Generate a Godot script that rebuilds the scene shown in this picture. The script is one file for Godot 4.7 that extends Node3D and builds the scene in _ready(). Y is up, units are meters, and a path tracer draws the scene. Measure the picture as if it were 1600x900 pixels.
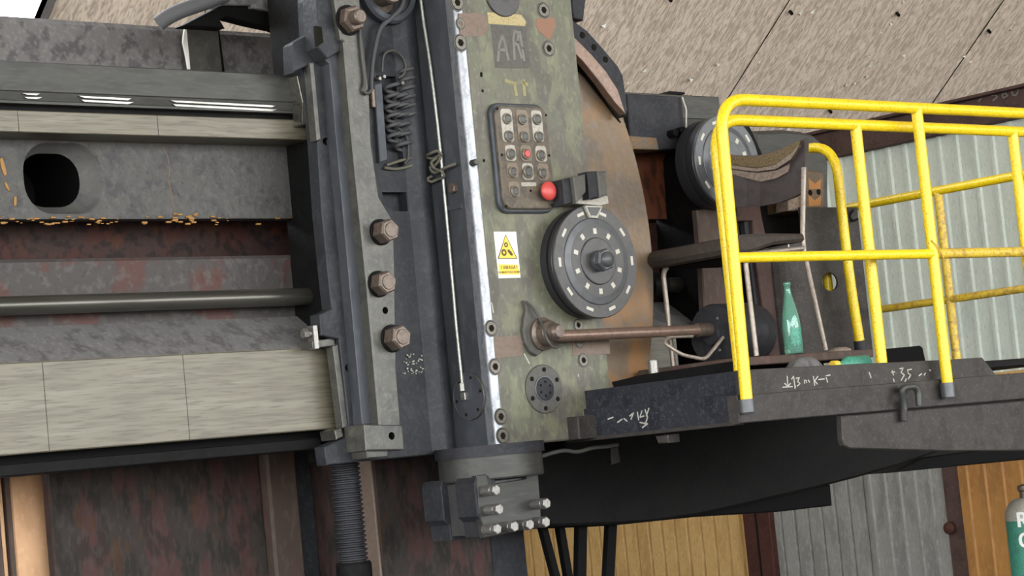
extends Node3D
# Large vertical-lathe side head with an operator's platform, in a workshop hall.
# Machine axes: X along the cross rail, Y up, Z out of the machine's front; the ram's front face is the plane Z = 0.

const F := 3422.0
var eye := Vector3(-5.6, 1.6, 6.0)
var look: Basis
var M := {}
var rng := RandomNumberGenerator.new()

# ---------- measuring: where the line of sight through a point of the photograph meets a plane of the machine ----------
func ray(x: float, y: float) -> Vector3:
	return look * Vector3(x - 800.0, 450.0 - y, -F)
func Z(x: float, y: float, z: float) -> Vector3:
	var d := ray(x, y)
	return eye + d * ((z - eye.z) / d.z)
func X(x: float, y: float, at: float) -> Vector3:
	var d := ray(x, y)
	return eye + d * ((at - eye.x) / d.x)
func zs(pts: Array, z: float) -> PackedVector2Array:
	var r := PackedVector2Array()
	for p in pts:
		var q := Z(p[0], p[1], z)
		r.append(Vector2(q.x, q.y))
	return r
func xs(pts: Array, at: float) -> PackedVector2Array:
	var r := PackedVector2Array()
	for p in pts:
		var q := X(p[0], p[1], at)
		r.append(Vector2(q.z, q.y))
	return r
func rowy(y: float, z: float, x := 200.0) -> float:
	return Z(x, y, z).y

# frames: u, v, w
var FZ := Transform3D(Basis(Vector3(1, 0, 0), Vector3(0, 1, 0), Vector3(0, 0, 1)), Vector3.ZERO)
var FX := Transform3D(Basis(Vector3(0, 0, 1), Vector3(0, 1, 0), Vector3(-1, 0, 0)), Vector3.ZERO)   # faces -X
var FY := Transform3D(Basis(Vector3(1, 0, 0), Vector3(0, 0, -1), Vector3(0, 1, 0)), Vector3.ZERO)

func frame_at(f: Transform3D, o: Vector3) -> Transform3D:
	return Transform3D(f.basis, o)

# ---------- mesh building ----------
func begin() -> SurfaceTool:
	var st := SurfaceTool.new()
	st.begin(Mesh.PRIMITIVE_TRIANGLES)
	return st

func tri(st: SurfaceTool, a: Vector3, b: Vector3, c: Vector3) -> void:
	var n := (b - a).cross(c - a)
	if n.length_squared() < 1e-16:
		return
	n = n.normalized()
	for p in [a, c, b]:
		st.set_normal(n)
		st.add_vertex(p)

func quad(st: SurfaceTool, a: Vector3, b: Vector3, c: Vector3, d: Vector3) -> void:
	tri(st, a, b, c)
	tri(st, a, c, d)

func quadn(st: SurfaceTool, p: Array, n: Array) -> void:
	for i in [0, 2, 1, 0, 3, 2]:
		st.set_normal(n[i])
		st.add_vertex(p[i])

func ccw(p: PackedVector2Array) -> PackedVector2Array:
	if Geometry2D.is_polygon_clockwise(p):
		var q := p.duplicate()
		q.reverse()
		return q
	return p

# is_polygon_clockwise() in Godot takes y down, so the area decides here
func orient(p: PackedVector2Array) -> PackedVector2Array:
	var a := 0.0
	for i in p.size():
		a += p[i].cross(p[(i + 1) % p.size()])
	if a < 0.0:
		var q := p.duplicate()
		q.reverse()
		return q
	return p

func inset(p: PackedVector2Array, b: float) -> PackedVector2Array:
	var r := PackedVector2Array()
	var n := p.size()
	for i in n:
		var e0 := (p[i] - p[(i + n - 1) % n]).normalized()
		var e1 := (p[(i + 1) % n] - p[i]).normalized()
		var n0 := Vector2(-e0.y, e0.x)
		var n1 := Vector2(-e1.y, e1.x)
		var m := n0 + n1
		r.append(p[i] + m * (b / maxf(0.35, 1.0 + n0.dot(n1))))
	return r

func prism(st: SurfaceTool, f: Transform3D, pts: PackedVector2Array, w0: float, w1: float, bevel := 0.003) -> void:
	var p := orient(pts)
	var n := p.size()
	var q := inset(p, bevel) if bevel > 0.0 else p
	var wm := w1 - bevel
	var t := Geometry2D.triangulate_polygon(q)
	for i in range(0, t.size(), 3):
		var a := q[t[i]]
		var b := q[t[i + 1]]
		var c := q[t[i + 2]]
		if (b - a).cross(c - a) < 0.0:
			var s := b
			b = c
			c = s
		tri(st, f * Vector3(a.x, a.y, w1), f * Vector3(b.x, b.y, w1), f * Vector3(c.x, c.y, w1))
	t = Geometry2D.triangulate_polygon(p)
	for i in range(0, t.size(), 3):
		var a := p[t[i]]
		var b := p[t[i + 1]]
		var c := p[t[i + 2]]
		if (b - a).cross(c - a) < 0.0:
			var s := b
			b = c
			c = s
		tri(st, f * Vector3(a.x, a.y, w0), f * Vector3(c.x, c.y, w0), f * Vector3(b.x, b.y, w0))
	for i in n:
		var j := (i + 1) % n
		quad(st, f * Vector3(p[i].x, p[i].y, w0), f * Vector3(p[j].x, p[j].y, w0), f * Vector3(p[j].x, p[j].y, wm), f * Vector3(p[i].x, p[i].y, wm))
		if bevel > 0.0:
			quad(st, f * Vector3(p[i].x, p[i].y, wm), f * Vector3(p[j].x, p[j].y, wm), f * Vector3(q[j].x, q[j].y, w1), f * Vector3(q[i].x, q[i].y, w1))

func prism_mesh(f: Transform3D, pts: PackedVector2Array, w0: float, w1: float, bevel := 0.003) -> ArrayMesh:
	var st := begin()
	prism(st, f, pts, w0, w1, bevel)
	return st.commit()

func rect(x0: float, y0: float, x1: float, y1: float) -> PackedVector2Array:
	return PackedVector2Array([Vector2(x0, y0), Vector2(x1, y0), Vector2(x1, y1), Vector2(x0, y1)])

func rrect(x0: float, y0: float, x1: float, y1: float, r: float, k := 6) -> PackedVector2Array:
	var p := PackedVector2Array()
	var cs := [Vector2(x1 - r, y0 + r), Vector2(x1 - r, y1 - r), Vector2(x0 + r, y1 - r), Vector2(x0 + r, y0 + r)]
	for c in 4:
		for i in k + 1:
			var a: float = -PI / 2 + c * PI / 2 + i * PI / 2 / k
			p.append(cs[c] + Vector2(cos(a), sin(a)) * r)
	return p

func ngon(c: Vector2, r: float, n: int, turn := 0.0) -> PackedVector2Array:
	var p := PackedVector2Array()
	for i in n:
		p.append(c + Vector2(cos(turn + TAU * i / n), sin(turn + TAU * i / n)) * r)
	return p

# box with rounded-off edges on all sides
func box(st: SurfaceTool, a: Vector3, b: Vector3, c := 0.004) -> void:
	var lo := Vector3(minf(a.x, b.x), minf(a.y, b.y), minf(a.z, b.z))
	var hi := Vector3(maxf(a.x, b.x), maxf(a.y, b.y), maxf(a.z, b.z))
	c = minf(c, 0.45 * minf(hi.x - lo.x, minf(hi.y - lo.y, hi.z - lo.z)))
	var cen := (lo + hi) / 2
	var h := (hi - lo) / 2
	var ax := [Vector3(1, 0, 0), Vector3(0, 1, 0), Vector3(0, 0, 1)]
	for i in 3:
		for s in [-1.0, 1.0]:
			var u: Vector3 = ax[(i + 1) % 3]
			var v: Vector3 = ax[(i + 2) % 3]
			if s < 0:
				var k := u
				u = v
				v = k
			var w: Vector3 = ax[i] * s * h
			var uu: Vector3 = u * (absf(u.dot(h)) - c)
			var vv: Vector3 = v * (absf(v.dot(h)) - c)
			quad(st, cen + w - uu - vv, cen + w + uu - vv, cen + w + uu + vv, cen + w - uu + vv)
	for i in 3:
		var u: Vector3 = ax[i]
		var v: Vector3 = ax[(i + 1) % 3]
		var w: Vector3 = ax[(i + 2) % 3]
		for s in [-1.0, 1.0]:
			for t in [-1.0, 1.0]:
				var l: Vector3 = u * (absf(u.dot(h)) - c)
				var p: Vector3 = v * s * absf(v.dot(h)) + w * t * (absf(w.dot(h)) - c)
				var q: Vector3 = v * s * (absf(v.dot(h)) - c) + w * t * absf(w.dot(h))
				if s * t > 0:
					quad(st, cen + p - l, cen + p + l, cen + q + l, cen + q - l) if (p - q).cross(l).dot(p + q) < 0 else quad(st, cen + p + l, cen + p - l, cen + q - l, cen + q + l)
				else:
					quad(st, cen + p - l, cen + p + l, cen + q + l, cen + q - l) if (p - q).cross(l).dot(p + q) < 0 else quad(st, cen + p + l, cen + p - l, cen + q - l, cen + q + l)
	for sx in [-1.0, 1.0]:
		for sy in [-1.0, 1.0]:
			for sz in [-1.0, 1.0]:
				var p := cen + Vector3(sx * h.x, sy * (h.y - c), sz * (h.z - c))
				var q := cen + Vector3(sx * (h.x - c), sy * h.y, sz * (h.z - c))
				var r := cen + Vector3(sx * (h.x - c), sy * (h.y - c), sz * h.z)
				if sx * sy * sz > 0:
					tri(st, p, q, r)
				else:
					tri(st, p, r, q)

func box_mesh(a: Vector3, b: Vector3, c := 0.004) -> ArrayMesh:
	var st := begin()
	box(st, a, b, c)
	return st.commit()

# profile: points (radius, height along w); hard edges unless smooth
func lathe(st: SurfaceTool, f: Transform3D, prof: Array, segs := 32, smooth := false) -> void:
	var n := prof.size()
	var ns: Array[Vector2] = []
	for i in n - 1:
		var d: Vector2 = prof[i + 1] - prof[i]
		ns.append(Vector2(d.y, -d.x).normalized())
	for i in n - 1:
		var na := ns[i]
		var nb := ns[i]
		if smooth:
			if i > 0:
				na = (ns[i - 1] + ns[i]).normalized()
			if i < n - 2:
				nb = (ns[i] + ns[i + 1]).normalized()
		var a: Vector2 = prof[i]
		var b: Vector2 = prof[i + 1]
		for k in segs:
			var t0 := TAU * k / segs
			var t1 := TAU * (k + 1) / segs
			var c0 := Vector3(cos(t0), sin(t0), 0)
			var c1 := Vector3(cos(t1), sin(t1), 0)
			var p := [f * (c0 * a.x + Vector3(0, 0, a.y)), f * (c1 * a.x + Vector3(0, 0, a.y)), f * (c1 * b.x + Vector3(0, 0, b.y)), f * (c0 * b.x + Vector3(0, 0, b.y))]
			var m := [f.basis * (c0 * na.x + Vector3(0, 0, na.y)), f.basis * (c1 * na.x + Vector3(0, 0, na.y)), f.basis * (c1 * nb.x + Vector3(0, 0, nb.y)), f.basis * (c0 * nb.x + Vector3(0, 0, nb.y))]
			quadn(st, p, m)

func lathe_mesh(f: Transform3D, prof: Array, segs := 32, smooth := false) -> ArrayMesh:
	var st := begin()
	lathe(st, f, prof, segs, smooth)
	return st.commit()

func curve(pts: Array, step := 6) -> PackedVector3Array:
	var r := PackedVector3Array()
	var n := pts.size()
	for i in n - 1:
		var p0: Vector3 = pts[maxi(i - 1, 0)]
		var p1: Vector3 = pts[i]
		var p2: Vector3 = pts[i + 1]
		var p3: Vector3 = pts[mini(i + 2, n - 1)]
		for k in step:
			r.append(p1.cubic_interpolate(p2, p0, p3, float(k) / step))
	r.append(pts[n - 1])
	return r

# straight runs joined by bends of the given radius
func bent(pts: Array, rad: float, k := 8) -> PackedVector3Array:
	var r := PackedVector3Array()
	r.append(pts[0])
	for i in range(1, pts.size() - 1):
		var p: Vector3 = pts[i]
		var a: Vector3 = (pts[i - 1] - p)
		var b: Vector3 = (pts[i + 1] - p)
		var cut := minf(rad, 0.49 * minf(a.length(), b.length()))
		var s := p + a.normalized() * cut
		var e := p + b.normalized() * cut
		for j in k + 1:
			var t := float(j) / k
			r.append(s.lerp(p, t).lerp(p.lerp(e, t), t))
	r.append(pts[pts.size() - 1])
	return r

func tube(st: SurfaceTool, path: PackedVector3Array, rad: float, segs := 12, r_end := -1.0) -> void:
	var n := path.size()
	var t0 := (path[1] - path[0]).normalized()
	var u := t0.cross(Vector3.UP)
	if u.length() < 0.05:
		u = t0.cross(Vector3.RIGHT)
	u = u.normalized()
	var rings: Array = []
	var norms: Array = []
	for i in n:
		var t: Vector3
		if i == 0:
			t = (path[1] - path[0]).normalized()
		elif i == n - 1:
			t = (path[n - 1] - path[n - 2]).normalized()
		else:
			t = (path[i + 1] - path[i - 1]).normalized()
		u = (u - t * u.dot(t)).normalized()
		var v := t.cross(u)
		var rr: float = rad if r_end < 0 else lerpf(rad, r_end, float(i) / (n - 1))
		var ring := []
		var nn := []
		for k in segs:
			var a := TAU * k / segs
			var d := u * cos(a) + v * sin(a)
			ring.append(path[i] + d * rr)
			nn.append(d)
		rings.append(ring)
		norms.append(nn)
	for i in n - 1:
		for k in segs:
			var j := (k + 1) % segs
			quadn(st, [rings[i][k], rings[i][j], rings[i + 1][j], rings[i + 1][k]], [norms[i][k], norms[i][j], norms[i + 1][j], norms[i + 1][k]])
	for k in range(1, segs - 1):
		tri(st, rings[0][0], rings[0][k + 1], rings[0][k])
		tri(st, rings[n - 1][0], rings[n - 1][k], rings[n - 1][k + 1])

func tube_mesh(path: PackedVector3Array, rad: float, segs := 12, r_end := -1.0) -> ArrayMesh:
	var st := begin()
	tube(st, path, rad, segs, r_end)
	return st.commit()

# plate with a hole: both loops have as many points; the hole is open to the depth given
func holed(st: SurfaceTool, f: Transform3D, outer: PackedVector2Array, inner: PackedVector2Array, w0: float, w1: float) -> void:
	var n := outer.size()
	for i in n:
		var j := (i + 1) % n
		var a := outer[i]
		var b := outer[j]
		var c := inner[j]
		var d := inner[i]
		quad(st, f * Vector3(a.x, a.y, w1), f * Vector3(b.x, b.y, w1), f * Vector3(c.x, c.y, w1), f * Vector3(d.x, d.y, w1))
		quad(st, f * Vector3(b.x, b.y, w0), f * Vector3(a.x, a.y, w0), f * Vector3(d.x, d.y, w0), f * Vector3(c.x, c.y, w0))
		quad(st, f * Vector3(a.x, a.y, w0), f * Vector3(b.x, b.y, w0), f * Vector3(b.x, b.y, w1), f * Vector3(a.x, a.y, w1))
		quad(st, f * Vector3(d.x, d.y, w1), f * Vector3(c.x, c.y, w1), f * Vector3(c.x, c.y, w0), f * Vector3(d.x, d.y, w0))

# points of a rectangle's edge in the directions of the points of a loop
func rim(loop: PackedVector2Array, c: Vector2, lo: Vector2, hi: Vector2) -> PackedVector2Array:
	var r := PackedVector2Array()
	for p in loop:
		var d := (p - c)
		var k := INF
		if d.x > 1e-6: k = minf(k, (hi.x - c.x) / d.x)
		if d.x < -1e-6: k = minf(k, (lo.x - c.x) / d.x)
		if d.y > 1e-6: k = minf(k, (hi.y - c.y) / d.y)
		if d.y < -1e-6: k = minf(k, (lo.y - c.y) / d.y)
		r.append(c + d * k)
	# pull the nearest points onto the corners so that the rectangle closes
	for q in [lo, hi, Vector2(lo.x, hi.y), Vector2(hi.x, lo.y)]:
		var best := 0
		for i in r.size():
			if r[i].distance_to(q) < r[best].distance_to(q):
				best = i
		r[best] = q
	return r

# ---------- scene objects ----------
func numbered(called: String) -> String:
	if not has_node(NodePath(called)):
		return called
	var i := 1
	while has_node(NodePath("%s_%03d" % [called, i])):
		i += 1
	return "%s_%03d" % [called, i]

func tag(o: Node, label: String, category := "", group := "") -> Node:
	o.set_meta("label", label)
	if category:
		o.set_meta("category", category)
	if group:
		o.set_meta("group", group)
	return o

func thing(called: String, label: String, category: String, base: Vector3, group := "") -> Node3D:
	var o := Node3D.new()
	o.name = numbered(called)
	add_child(o)
	o.position = base
	tag(o, label, category, group)
	return o

# a mesh given in world coordinates
func obj(called: String, mesh: Mesh, m: Material, parent: Node3D = null) -> MeshInstance3D:
	var o := MeshInstance3D.new()
	o.mesh = mesh
	o.material_override = m
	if parent == null:
		o.name = numbered(called)
		add_child(o)
	else:
		o.name = called
		parent.add_child(o, true)
		o.global_position = Vector3.ZERO
	return o

# a mesh with its own origin, put at a place
func put(called: String, mesh: Mesh, m: Material, parent: Node3D, where: Transform3D) -> MeshInstance3D:
	var o := obj(called, mesh, m, parent)
	o.global_transform = where
	return o

func struct(called: String, mesh: Mesh, m: Material) -> MeshInstance3D:
	var o := obj(called, mesh, m)
	o.set_meta("kind", "structure")
	return o

func copy(o: Node3D, shift: Vector3, label: String) -> Node3D:
	var base := str(o.name)
	var re := RegEx.create_from_string("_\\d+$")
	base = re.sub(base, "")
	var c: Node3D = o.duplicate()
	c.name = numbered(base)
	add_child(c)
	c.position = o.position + shift
	c.set_meta("label", label)
	return c

# a mesh with holes drilled into it: cylinders [frame, radius, depth] or boxes
func drilled(called: String, mesh: Mesh, m: Material, parent: Node3D, holes: Array) -> Node3D:
	var o := CSGMesh3D.new()
	o.mesh = mesh
	o.material = m
	o.name = called
	parent.add_child(o, true)
	o.global_position = Vector3.ZERO
	for h in holes:
		if h[0] is Transform3D:
			var c := CSGCylinder3D.new()
			c.radius = h[1]
			c.height = h[2] * 2
			c.sides = 20
			c.material = M.hole
			c.operation = CSGShape3D.OPERATION_SUBTRACTION
			c.name = "drill"
			o.add_child(c, true)
			c.global_transform = h[0] * Transform3D(Basis(Vector3.RIGHT, PI / 2), Vector3.ZERO)
		else:
			var b := CSGBox3D.new()
			b.size = (h[1] - h[0]).abs()
			b.material = m
			b.operation = CSGShape3D.OPERATION_SUBTRACTION
			b.name = "cut"
			o.add_child(b, true)
			b.global_position = (h[0] + h[1]) / 2
	return o

# ---------- materials ----------
func noise(kind: int, seed_: int, freq: float, size: int, octaves := 4) -> PackedByteArray:
	var n := FastNoiseLite.new()
	n.seed = seed_
	n.frequency = freq
	n.fractal_octaves = octaves
	if kind == 0:
		n.noise_type = FastNoiseLite.TYPE_SIMPLEX_SMOOTH
		n.fractal_type = FastNoiseLite.FRACTAL_FBM
	elif kind == 1:
		n.noise_type = FastNoiseLite.TYPE_CELLULAR
		n.fractal_type = FastNoiseLite.FRACTAL_NONE
	else:
		n.noise_type = FastNoiseLite.TYPE_SIMPLEX
		n.fractal_type = FastNoiseLite.FRACTAL_RIDGED
	var im := n.get_seamless_image(size, size)
	im.convert(Image.FORMAT_L8)
	return im.get_data()

# layers: [kind, frequency (cycles per tile), lo, hi, colour, strength]
func paint(base: Color, layers: Array, size := 512, seed0 := 1) -> ImageTexture:
	var total := size * size
	var R := PackedFloat32Array()
	R.resize(total)
	var G := R.duplicate()
	var B := R.duplicate()
	R.fill(base.r * 255.0)
	G.fill(base.g * 255.0)
	B.fill(base.b * 255.0)
	var s := seed0
	for l in layers:
		s += 7
		var nz := noise(l[0], s, l[1] / float(size), size)
		var lut := PackedFloat32Array()
		for i in 256:
			lut.append(smoothstep(l[2], l[3], i / 255.0) * l[5])
		var cr: float = l[4].r * 255.0
		var cg: float = l[4].g * 255.0
		var cb: float = l[4].b * 255.0
		for i in total:
			var w := lut[nz[i]]
			if w > 0.004:
				R[i] += (cr - R[i]) * w
				G[i] += (cg - G[i]) * w
				B[i] += (cb - B[i]) * w
	var out := PackedByteArray()
	out.resize(total * 3)
	for i in total:
		out[i * 3] = int(R[i])
		out[i * 3 + 1] = int(G[i])
		out[i * 3 + 2] = int(B[i])
	return ImageTexture.create_from_image(Image.create_from_data(size, size, false, Image.FORMAT_RGB8, out))

func bumps(seed_: int, freq: float, strength: float, size := 512) -> NoiseTexture2D:
	var n := FastNoiseLite.new()
	n.seed = seed_
	n.frequency = freq / size
	n.fractal_octaves = 4
	var t := NoiseTexture2D.new()
	t.width = size
	t.height = size
	t.seamless = true
	t.as_normal_map = true
	t.bump_strength = strength
	t.noise = n
	return t

func mat(tex: Variant, rough := 0.6, metal := 0.0, scale := Vector3(0.6, 0.6, 0.6), bump: Texture2D = null, bump_scale := 1.0) -> StandardMaterial3D:
	var m := StandardMaterial3D.new()
	if tex is Color:
		m.albedo_color = tex
	else:
		m.albedo_texture = tex
	m.roughness = rough
	m.metallic = metal
	m.uv1_triplanar = true
	m.uv1_world_triplanar = true
	m.uv1_scale = scale
	m.uv1_triplanar_sharpness = 4.0
	if bump:
		m.normal_enabled = true
		m.normal_texture = bump
		m.normal_scale = bump_scale
	return m

func c8(hex: String) -> Color:
	return Color.html(hex)

func make_materials() -> void:
	var cast := bumps(3, 26.0, 5.0)
	var fine := bumps(5, 60.0, 2.5)
	M.cast = mat(paint(c8("6f6f6d"), [[0, 10, .45, .75, c8("56555a"), .7], [0, 30, .5, .8, c8("8a8884"), .5], [2, 8, .82, .95, c8("3b3a3b"), .5], [1, 40, .0, .16, c8("a5a29c"), .25]], 512, 11), .5, .15, Vector3(.8, .8, .8), cast, 0.24)
	M.rust_cast = mat(paint(c8("4a3a36"), [[0, 5, .45, .7, c8("5a3630"), .7], [0, 9, .6, .85, c8("7a4228"), .4], [0, 20, .5, .8, c8("2a2627"), .6]], 512, 41), .55, .1, Vector3(.8, .8, .8), cast, 0.18)
	M.rust_mid = mat(paint(c8("5e3626"), [[0, 5, .45, .7, c8("7a452c"), .7], [0, 14, .5, .75, c8("35221d"), .8]], 256, 47), .4, .1, Vector3(1.6, .6, 1.6))
	M.rust_dark = mat(paint(c8("2c1f1d"), [[0, 5, .45, .7, c8("3a2420"), .8], [0, 20, .5, .8, c8("1c1819"), .6]], 256, 43), .5, .1, Vector3(.8, .8, .8))
	M.pink_cast = mat(paint(c8("6c6866"), [[0, 6, .5, .7, c8("7d5a54"), .8], [0, 26, .5, .8, c8("8b8783"), .5], [2, 10, .8, .95, c8("403c3c"), .5]], 512, 51), .5, .1, Vector3(.7, .7, .7), cast, 0.24)
	M.concrete = mat(paint(c8("838180"), [[0, 12, .45, .75, c8("5f5d5e"), .7], [0, 40, .5, .8, c8("a09c98"), .5], [2, 16, .8, .95, c8("4c4a4a"), .4]], 512, 61), .8, 0, Vector3(.9, .9, .9), cast, 0.15)
	M.saddle = mat(paint(c8("4c4e52"), [[0, 5, .45, .75, c8("3e4045"), .7], [0, 24, .5, .8, c8("5d5f62"), .5], [0, 80, .6, .85, c8("787774"), .3]], 512, 71), .45, .2, Vector3(.6, .6, .6), fine, 0.12)
	M.strip = mat(paint(c8("73726b"), [[0, 8, .45, .75, c8("5b5a58"), .7], [0, 22, .5, .8, c8("8c8a80"), .5], [0, 60, .62, .85, c8("a19d92"), .4]], 512, 81), .42, .3, Vector3(.9, .9, .9), fine, 0.12)
	M.ram_front = mat(paint(c8("7c7d68"), [[0, 3, .42, .68, c8("7e776c"), .9], [0, 6, .5, .75, c8("645f57"), .75], [0, 11, .52, .76, c8("989a78"), .6], [0, 26, .52, .78, c8("6a665a"), .5], [0, 48, .62, .82, c8("aaa98a"), .45], [2, 14, .88, .97, c8("4a4538"), .5]], 768, 91), .5, .1, Vector3(.75, .42, .75), fine, 0.12)
	M.bare = mat(paint(c8("9b9ea3"), [[0, 12, .45, .75, c8("74777d"), .6], [0, 50, .5, .8, c8("b9bbbe"), .5]], 256, 101), .36, .6, Vector3(2, 1, 2))
	M.ram_side = mat(paint(c8("505358"), [[0, 4, .45, .75, c8("43464b"), .7], [0, 18, .5, .8, c8("62656a"), .5]], 512, 111), .42, .25, Vector3(.8, .5, .8), fine, 0.10)
	M.swivel = mat(paint(c8("8a7358"), [[0, 3, .4, .7, c8("b08050"), .9], [0, 5, .5, .75, c8("6f655b"), .7], [0, 30, .55, .8, c8("8b8078"), .5]], 512, 121), .5, .15, Vector3(.5, .5, .5), fine, 0.12)
	M.way = mat(paint(c8("9a927c"), [[0, 30, .45, .7, c8("847c68"), .7], [0, 10, .5, .8, c8("aea792"), .7], [0, 70, .58, .78, c8("6c6554"), .6]], 512, 131), .42, .15, Vector3(.1, 1.6, 1.6))
	M.greysteel = mat(paint(c8("6c6c68"), [[0, 20, .45, .75, c8("5e5e5b"), .6], [0, 60, .5, .8, c8("7c7b76"), .5]], 512, 141), .4, .4, Vector3(.2, 1, 1))
	M.shiny = mat(paint(c8("a9a79d"), [[0, 20, .45, .75, c8("7f7d75"), .7]], 256, 143), .22, .85, Vector3(.4, 2, 2))
	M.dark = mat(paint(c8("2c2b2b"), [[0, 6, .45, .75, c8("232223"), .7], [0, 30, .5, .8, c8("3a3836"), .6]], 512, 151), .6, .1, Vector3(.8, .8, .8), fine, 0.12)
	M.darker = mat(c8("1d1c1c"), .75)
	M.brown = mat(paint(c8("4b4440"), [[0, 5, .45, .62, c8("5f4643"), 1.0], [0, 9, .48, .7, c8("363430"), .6], [0, 30, .5, .8, c8("5f5751"), .5], [0, 6, .72, .84, c8("6a4a35"), .5]], 512, 161), .6, .1, Vector3(1.1, .45, 1.1), cast, 0.12)
	M.brown_post = mat(paint(c8("5e514a"), [[0, 6, .45, .7, c8("6a514c"), .8], [0, 20, .5, .8, c8("74675e"), .5]], 512, 171), .6, .1, Vector3(1, .4, 1))
	M.tan = mat(paint(c8("c49a74"), [[0, 5, .45, .75, c8("b08864"), .7], [0, 40, .55, .8, c8("d0aa86"), .4]], 512, 181), .7, 0, Vector3(1, .5, 1))
	M.hide = mat(paint(c8("46464a"), [[0, 8, .45, .75, c8("3a3b40"), .7], [0, 40, .5, .8, c8("57575a"), .5]], 512, 191), .5, .2, Vector3(.8, .8, .8), fine, 0.12)
	M.fascia = mat(paint(c8("534f4c"), [[0, 8, .45, .75, c8("46423f"), .7], [0, 26, .5, .8, c8("645f5b"), .5], [0, 90, .68, .85, c8("8d8a86"), .5]], 512, 201), .5, .2, Vector3(.8, .8, .8), fine, 0.12)
	M.skirt = mat(paint(c8("3b3d44"), [[0, 10, .45, .75, c8("2e3036"), .7], [0, 40, .55, .8, c8("555860"), .6], [0, 110, .68, .85, c8("8f9196"), .5]], 512, 211), .45, .2, Vector3(.8, .8, .8), fine, 0.12)
	M.yellow = mat(paint(c8("e8c818"), [[0, 20, .5, .8, c8("d8b414"), .6], [0, 70, .66, .8, c8("8a7428"), .55], [2, 30, .86, .96, c8("5c5030"), .5]], 512, 221), .38, 0, Vector3(1.2, 1.2, 1.2))
	M.yellow_worn = mat(paint(c8("d3b23a"), [[0, 14, .45, .72, c8("a8873e"), .8], [0, 50, .62, .8, c8("6a5638"), .55], [0, 30, .6, .8, c8("e8c726"), .7]], 512, 223), .5, 0, Vector3(1.2, 1.2, 1.2))
	M.sheet = mat(paint(c8("b2bab0"), [[0, 5, .45, .75, c8("a4ada4"), .6], [0, 60, .55, .8, c8("bfc6bd"), .5], [0, 90, .68, .85, c8("84887f"), .5]], 512, 231), .5, .1, Vector3(.8, .25, .8))
	M.sheet_grey = mat(paint(c8("8b8a85"), [[0, 8, .45, .75, c8("777671"), .7], [0, 40, .55, .8, c8("9f9e98"), .5], [0, 80, .68, .85, c8("64625d"), .5]], 512, 241), .55, .1, Vector3(.8, .3, .8))
	M.sheet_yellow = mat(paint(c8("b1905a"), [[0, 5, .45, .75, c8("a07d48"), .7], [0, 40, .55, .8, c8("bd9f6b"), .5], [0, 70, .66, .85, c8("7d6339"), .5]], 512, 251), .55, 0, Vector3(.8, .3, .8))
	M.sheet_brown = mat(paint(c8("94682f"), [[0, 5, .45, .75, c8("7f5626"), .7], [0, 40, .55, .8, c8("a3783f"), .5]], 256, 257), .5, 0, Vector3(.8, .3, .8))
	M.red_brown = mat(paint(c8("55362f"), [[0, 8, .45, .75, c8("482c28"), .7], [0, 50, .55, .8, c8("654841"), .5]], 256, 261), .6, .05)
	M.beam = mat(paint(c8("5d4a45"), [[0, 8, .45, .75, c8("4d3d3a"), .7], [0, 50, .55, .8, c8("6e5b55"), .5]], 256, 271), .65, .05)
	M.floor = mat(paint(c8("504b45"), [[0, 6, .45, .75, c8("3f3b37"), .7], [0, 40, .55, .8, c8("625c55"), .5]], 512, 281), .7, 0, Vector3(.3, .3, .3))
	M.plaster = mat(paint(c8("9a958c"), [[0, 6, .45, .75, c8("858077"), .7]], 256, 291), .85, 0, Vector3(.3, .3, .3))
	M.rod = mat(paint(c8("6c6a62"), [[0, 12, .45, .75, c8("57564f"), .7]], 256, 301), .3, .6, Vector3(.15, 2, 2))
	M.nut = mat(paint(c8("7a6b60"), [[0, 10, .45, .75, c8("5d534c"), .7], [0, 40, .55, .8, c8("958477"), .6]], 256, 311), .42, .45, Vector3(4, 4, 4))
	M.bolt = mat(paint(c8("a9a6a0"), [[0, 10, .45, .75, c8("8a8781"), .7]], 256, 321), .35, .6, Vector3(6, 6, 6))
	M.socket = mat(paint(c8("7d776c"), [[0, 10, .45, .75, c8("635e56"), .7]], 256, 331), .42, .4, Vector3(6, 6, 6))
	M.hole = mat(c8("17150f"), .8)
	M.panel = mat(paint(c8("655a4c"), [[0, 5, .45, .75, c8("4d463e"), .8], [0, 12, .55, .8, c8("7d6c52"), .6]], 256, 341), .55, .05, Vector3(3, 3, 3))
	M.label_plate = mat(paint(c8("b9b4a8"), [[0, 12, .45, .75, c8("9d978b"), .7]], 256, 351), .5, .15, Vector3(6, 6, 6))
	M.label_brown = mat(paint(c8("8d7d6d"), [[0, 12, .45, .75, c8("766858"), .7]], 256, 353), .5, .15, Vector3(6, 6, 6))
	M.button = mat(c8("4b4a46"), .4)
	M.ring = mat(c8("8c867a"), .4, .3)
	M.red = mat(c8("b4413c"), .4)
	M.white = mat(c8("dcdcd6"), .6)
	M.sign_yellow = mat(c8("dcb93c"), .5)
	M.sign_ink = mat(c8("4b3a12"), .6)
	M.dial = mat(paint(c8("454444"), [[0, 8, .45, .75, c8("3a393a"), .7], [0, 30, .55, .8, c8("575553"), .5]], 256, 361), .42, .25, Vector3(2, 2, 2))
	M.dial_side = mat(c8("3c3c40"), .35, .3)
	M.dial_grey = mat(paint(c8("686a6d"), [[0, 8, .45, .75, c8("5b5d60"), .7]], 256, 371), .4, .3, Vector3(2, 2, 2))
	M.tick = mat(c8("c2beb2"), .6)
	M.patch = mat(paint(c8("8f7a6c"), [[0, 8, .45, .75, c8("80705f"), .7]], 256, 381), .6, 0, Vector3(4, 4, 4))
	M.heart = mat(c8("a97b62"), .6)
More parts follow.
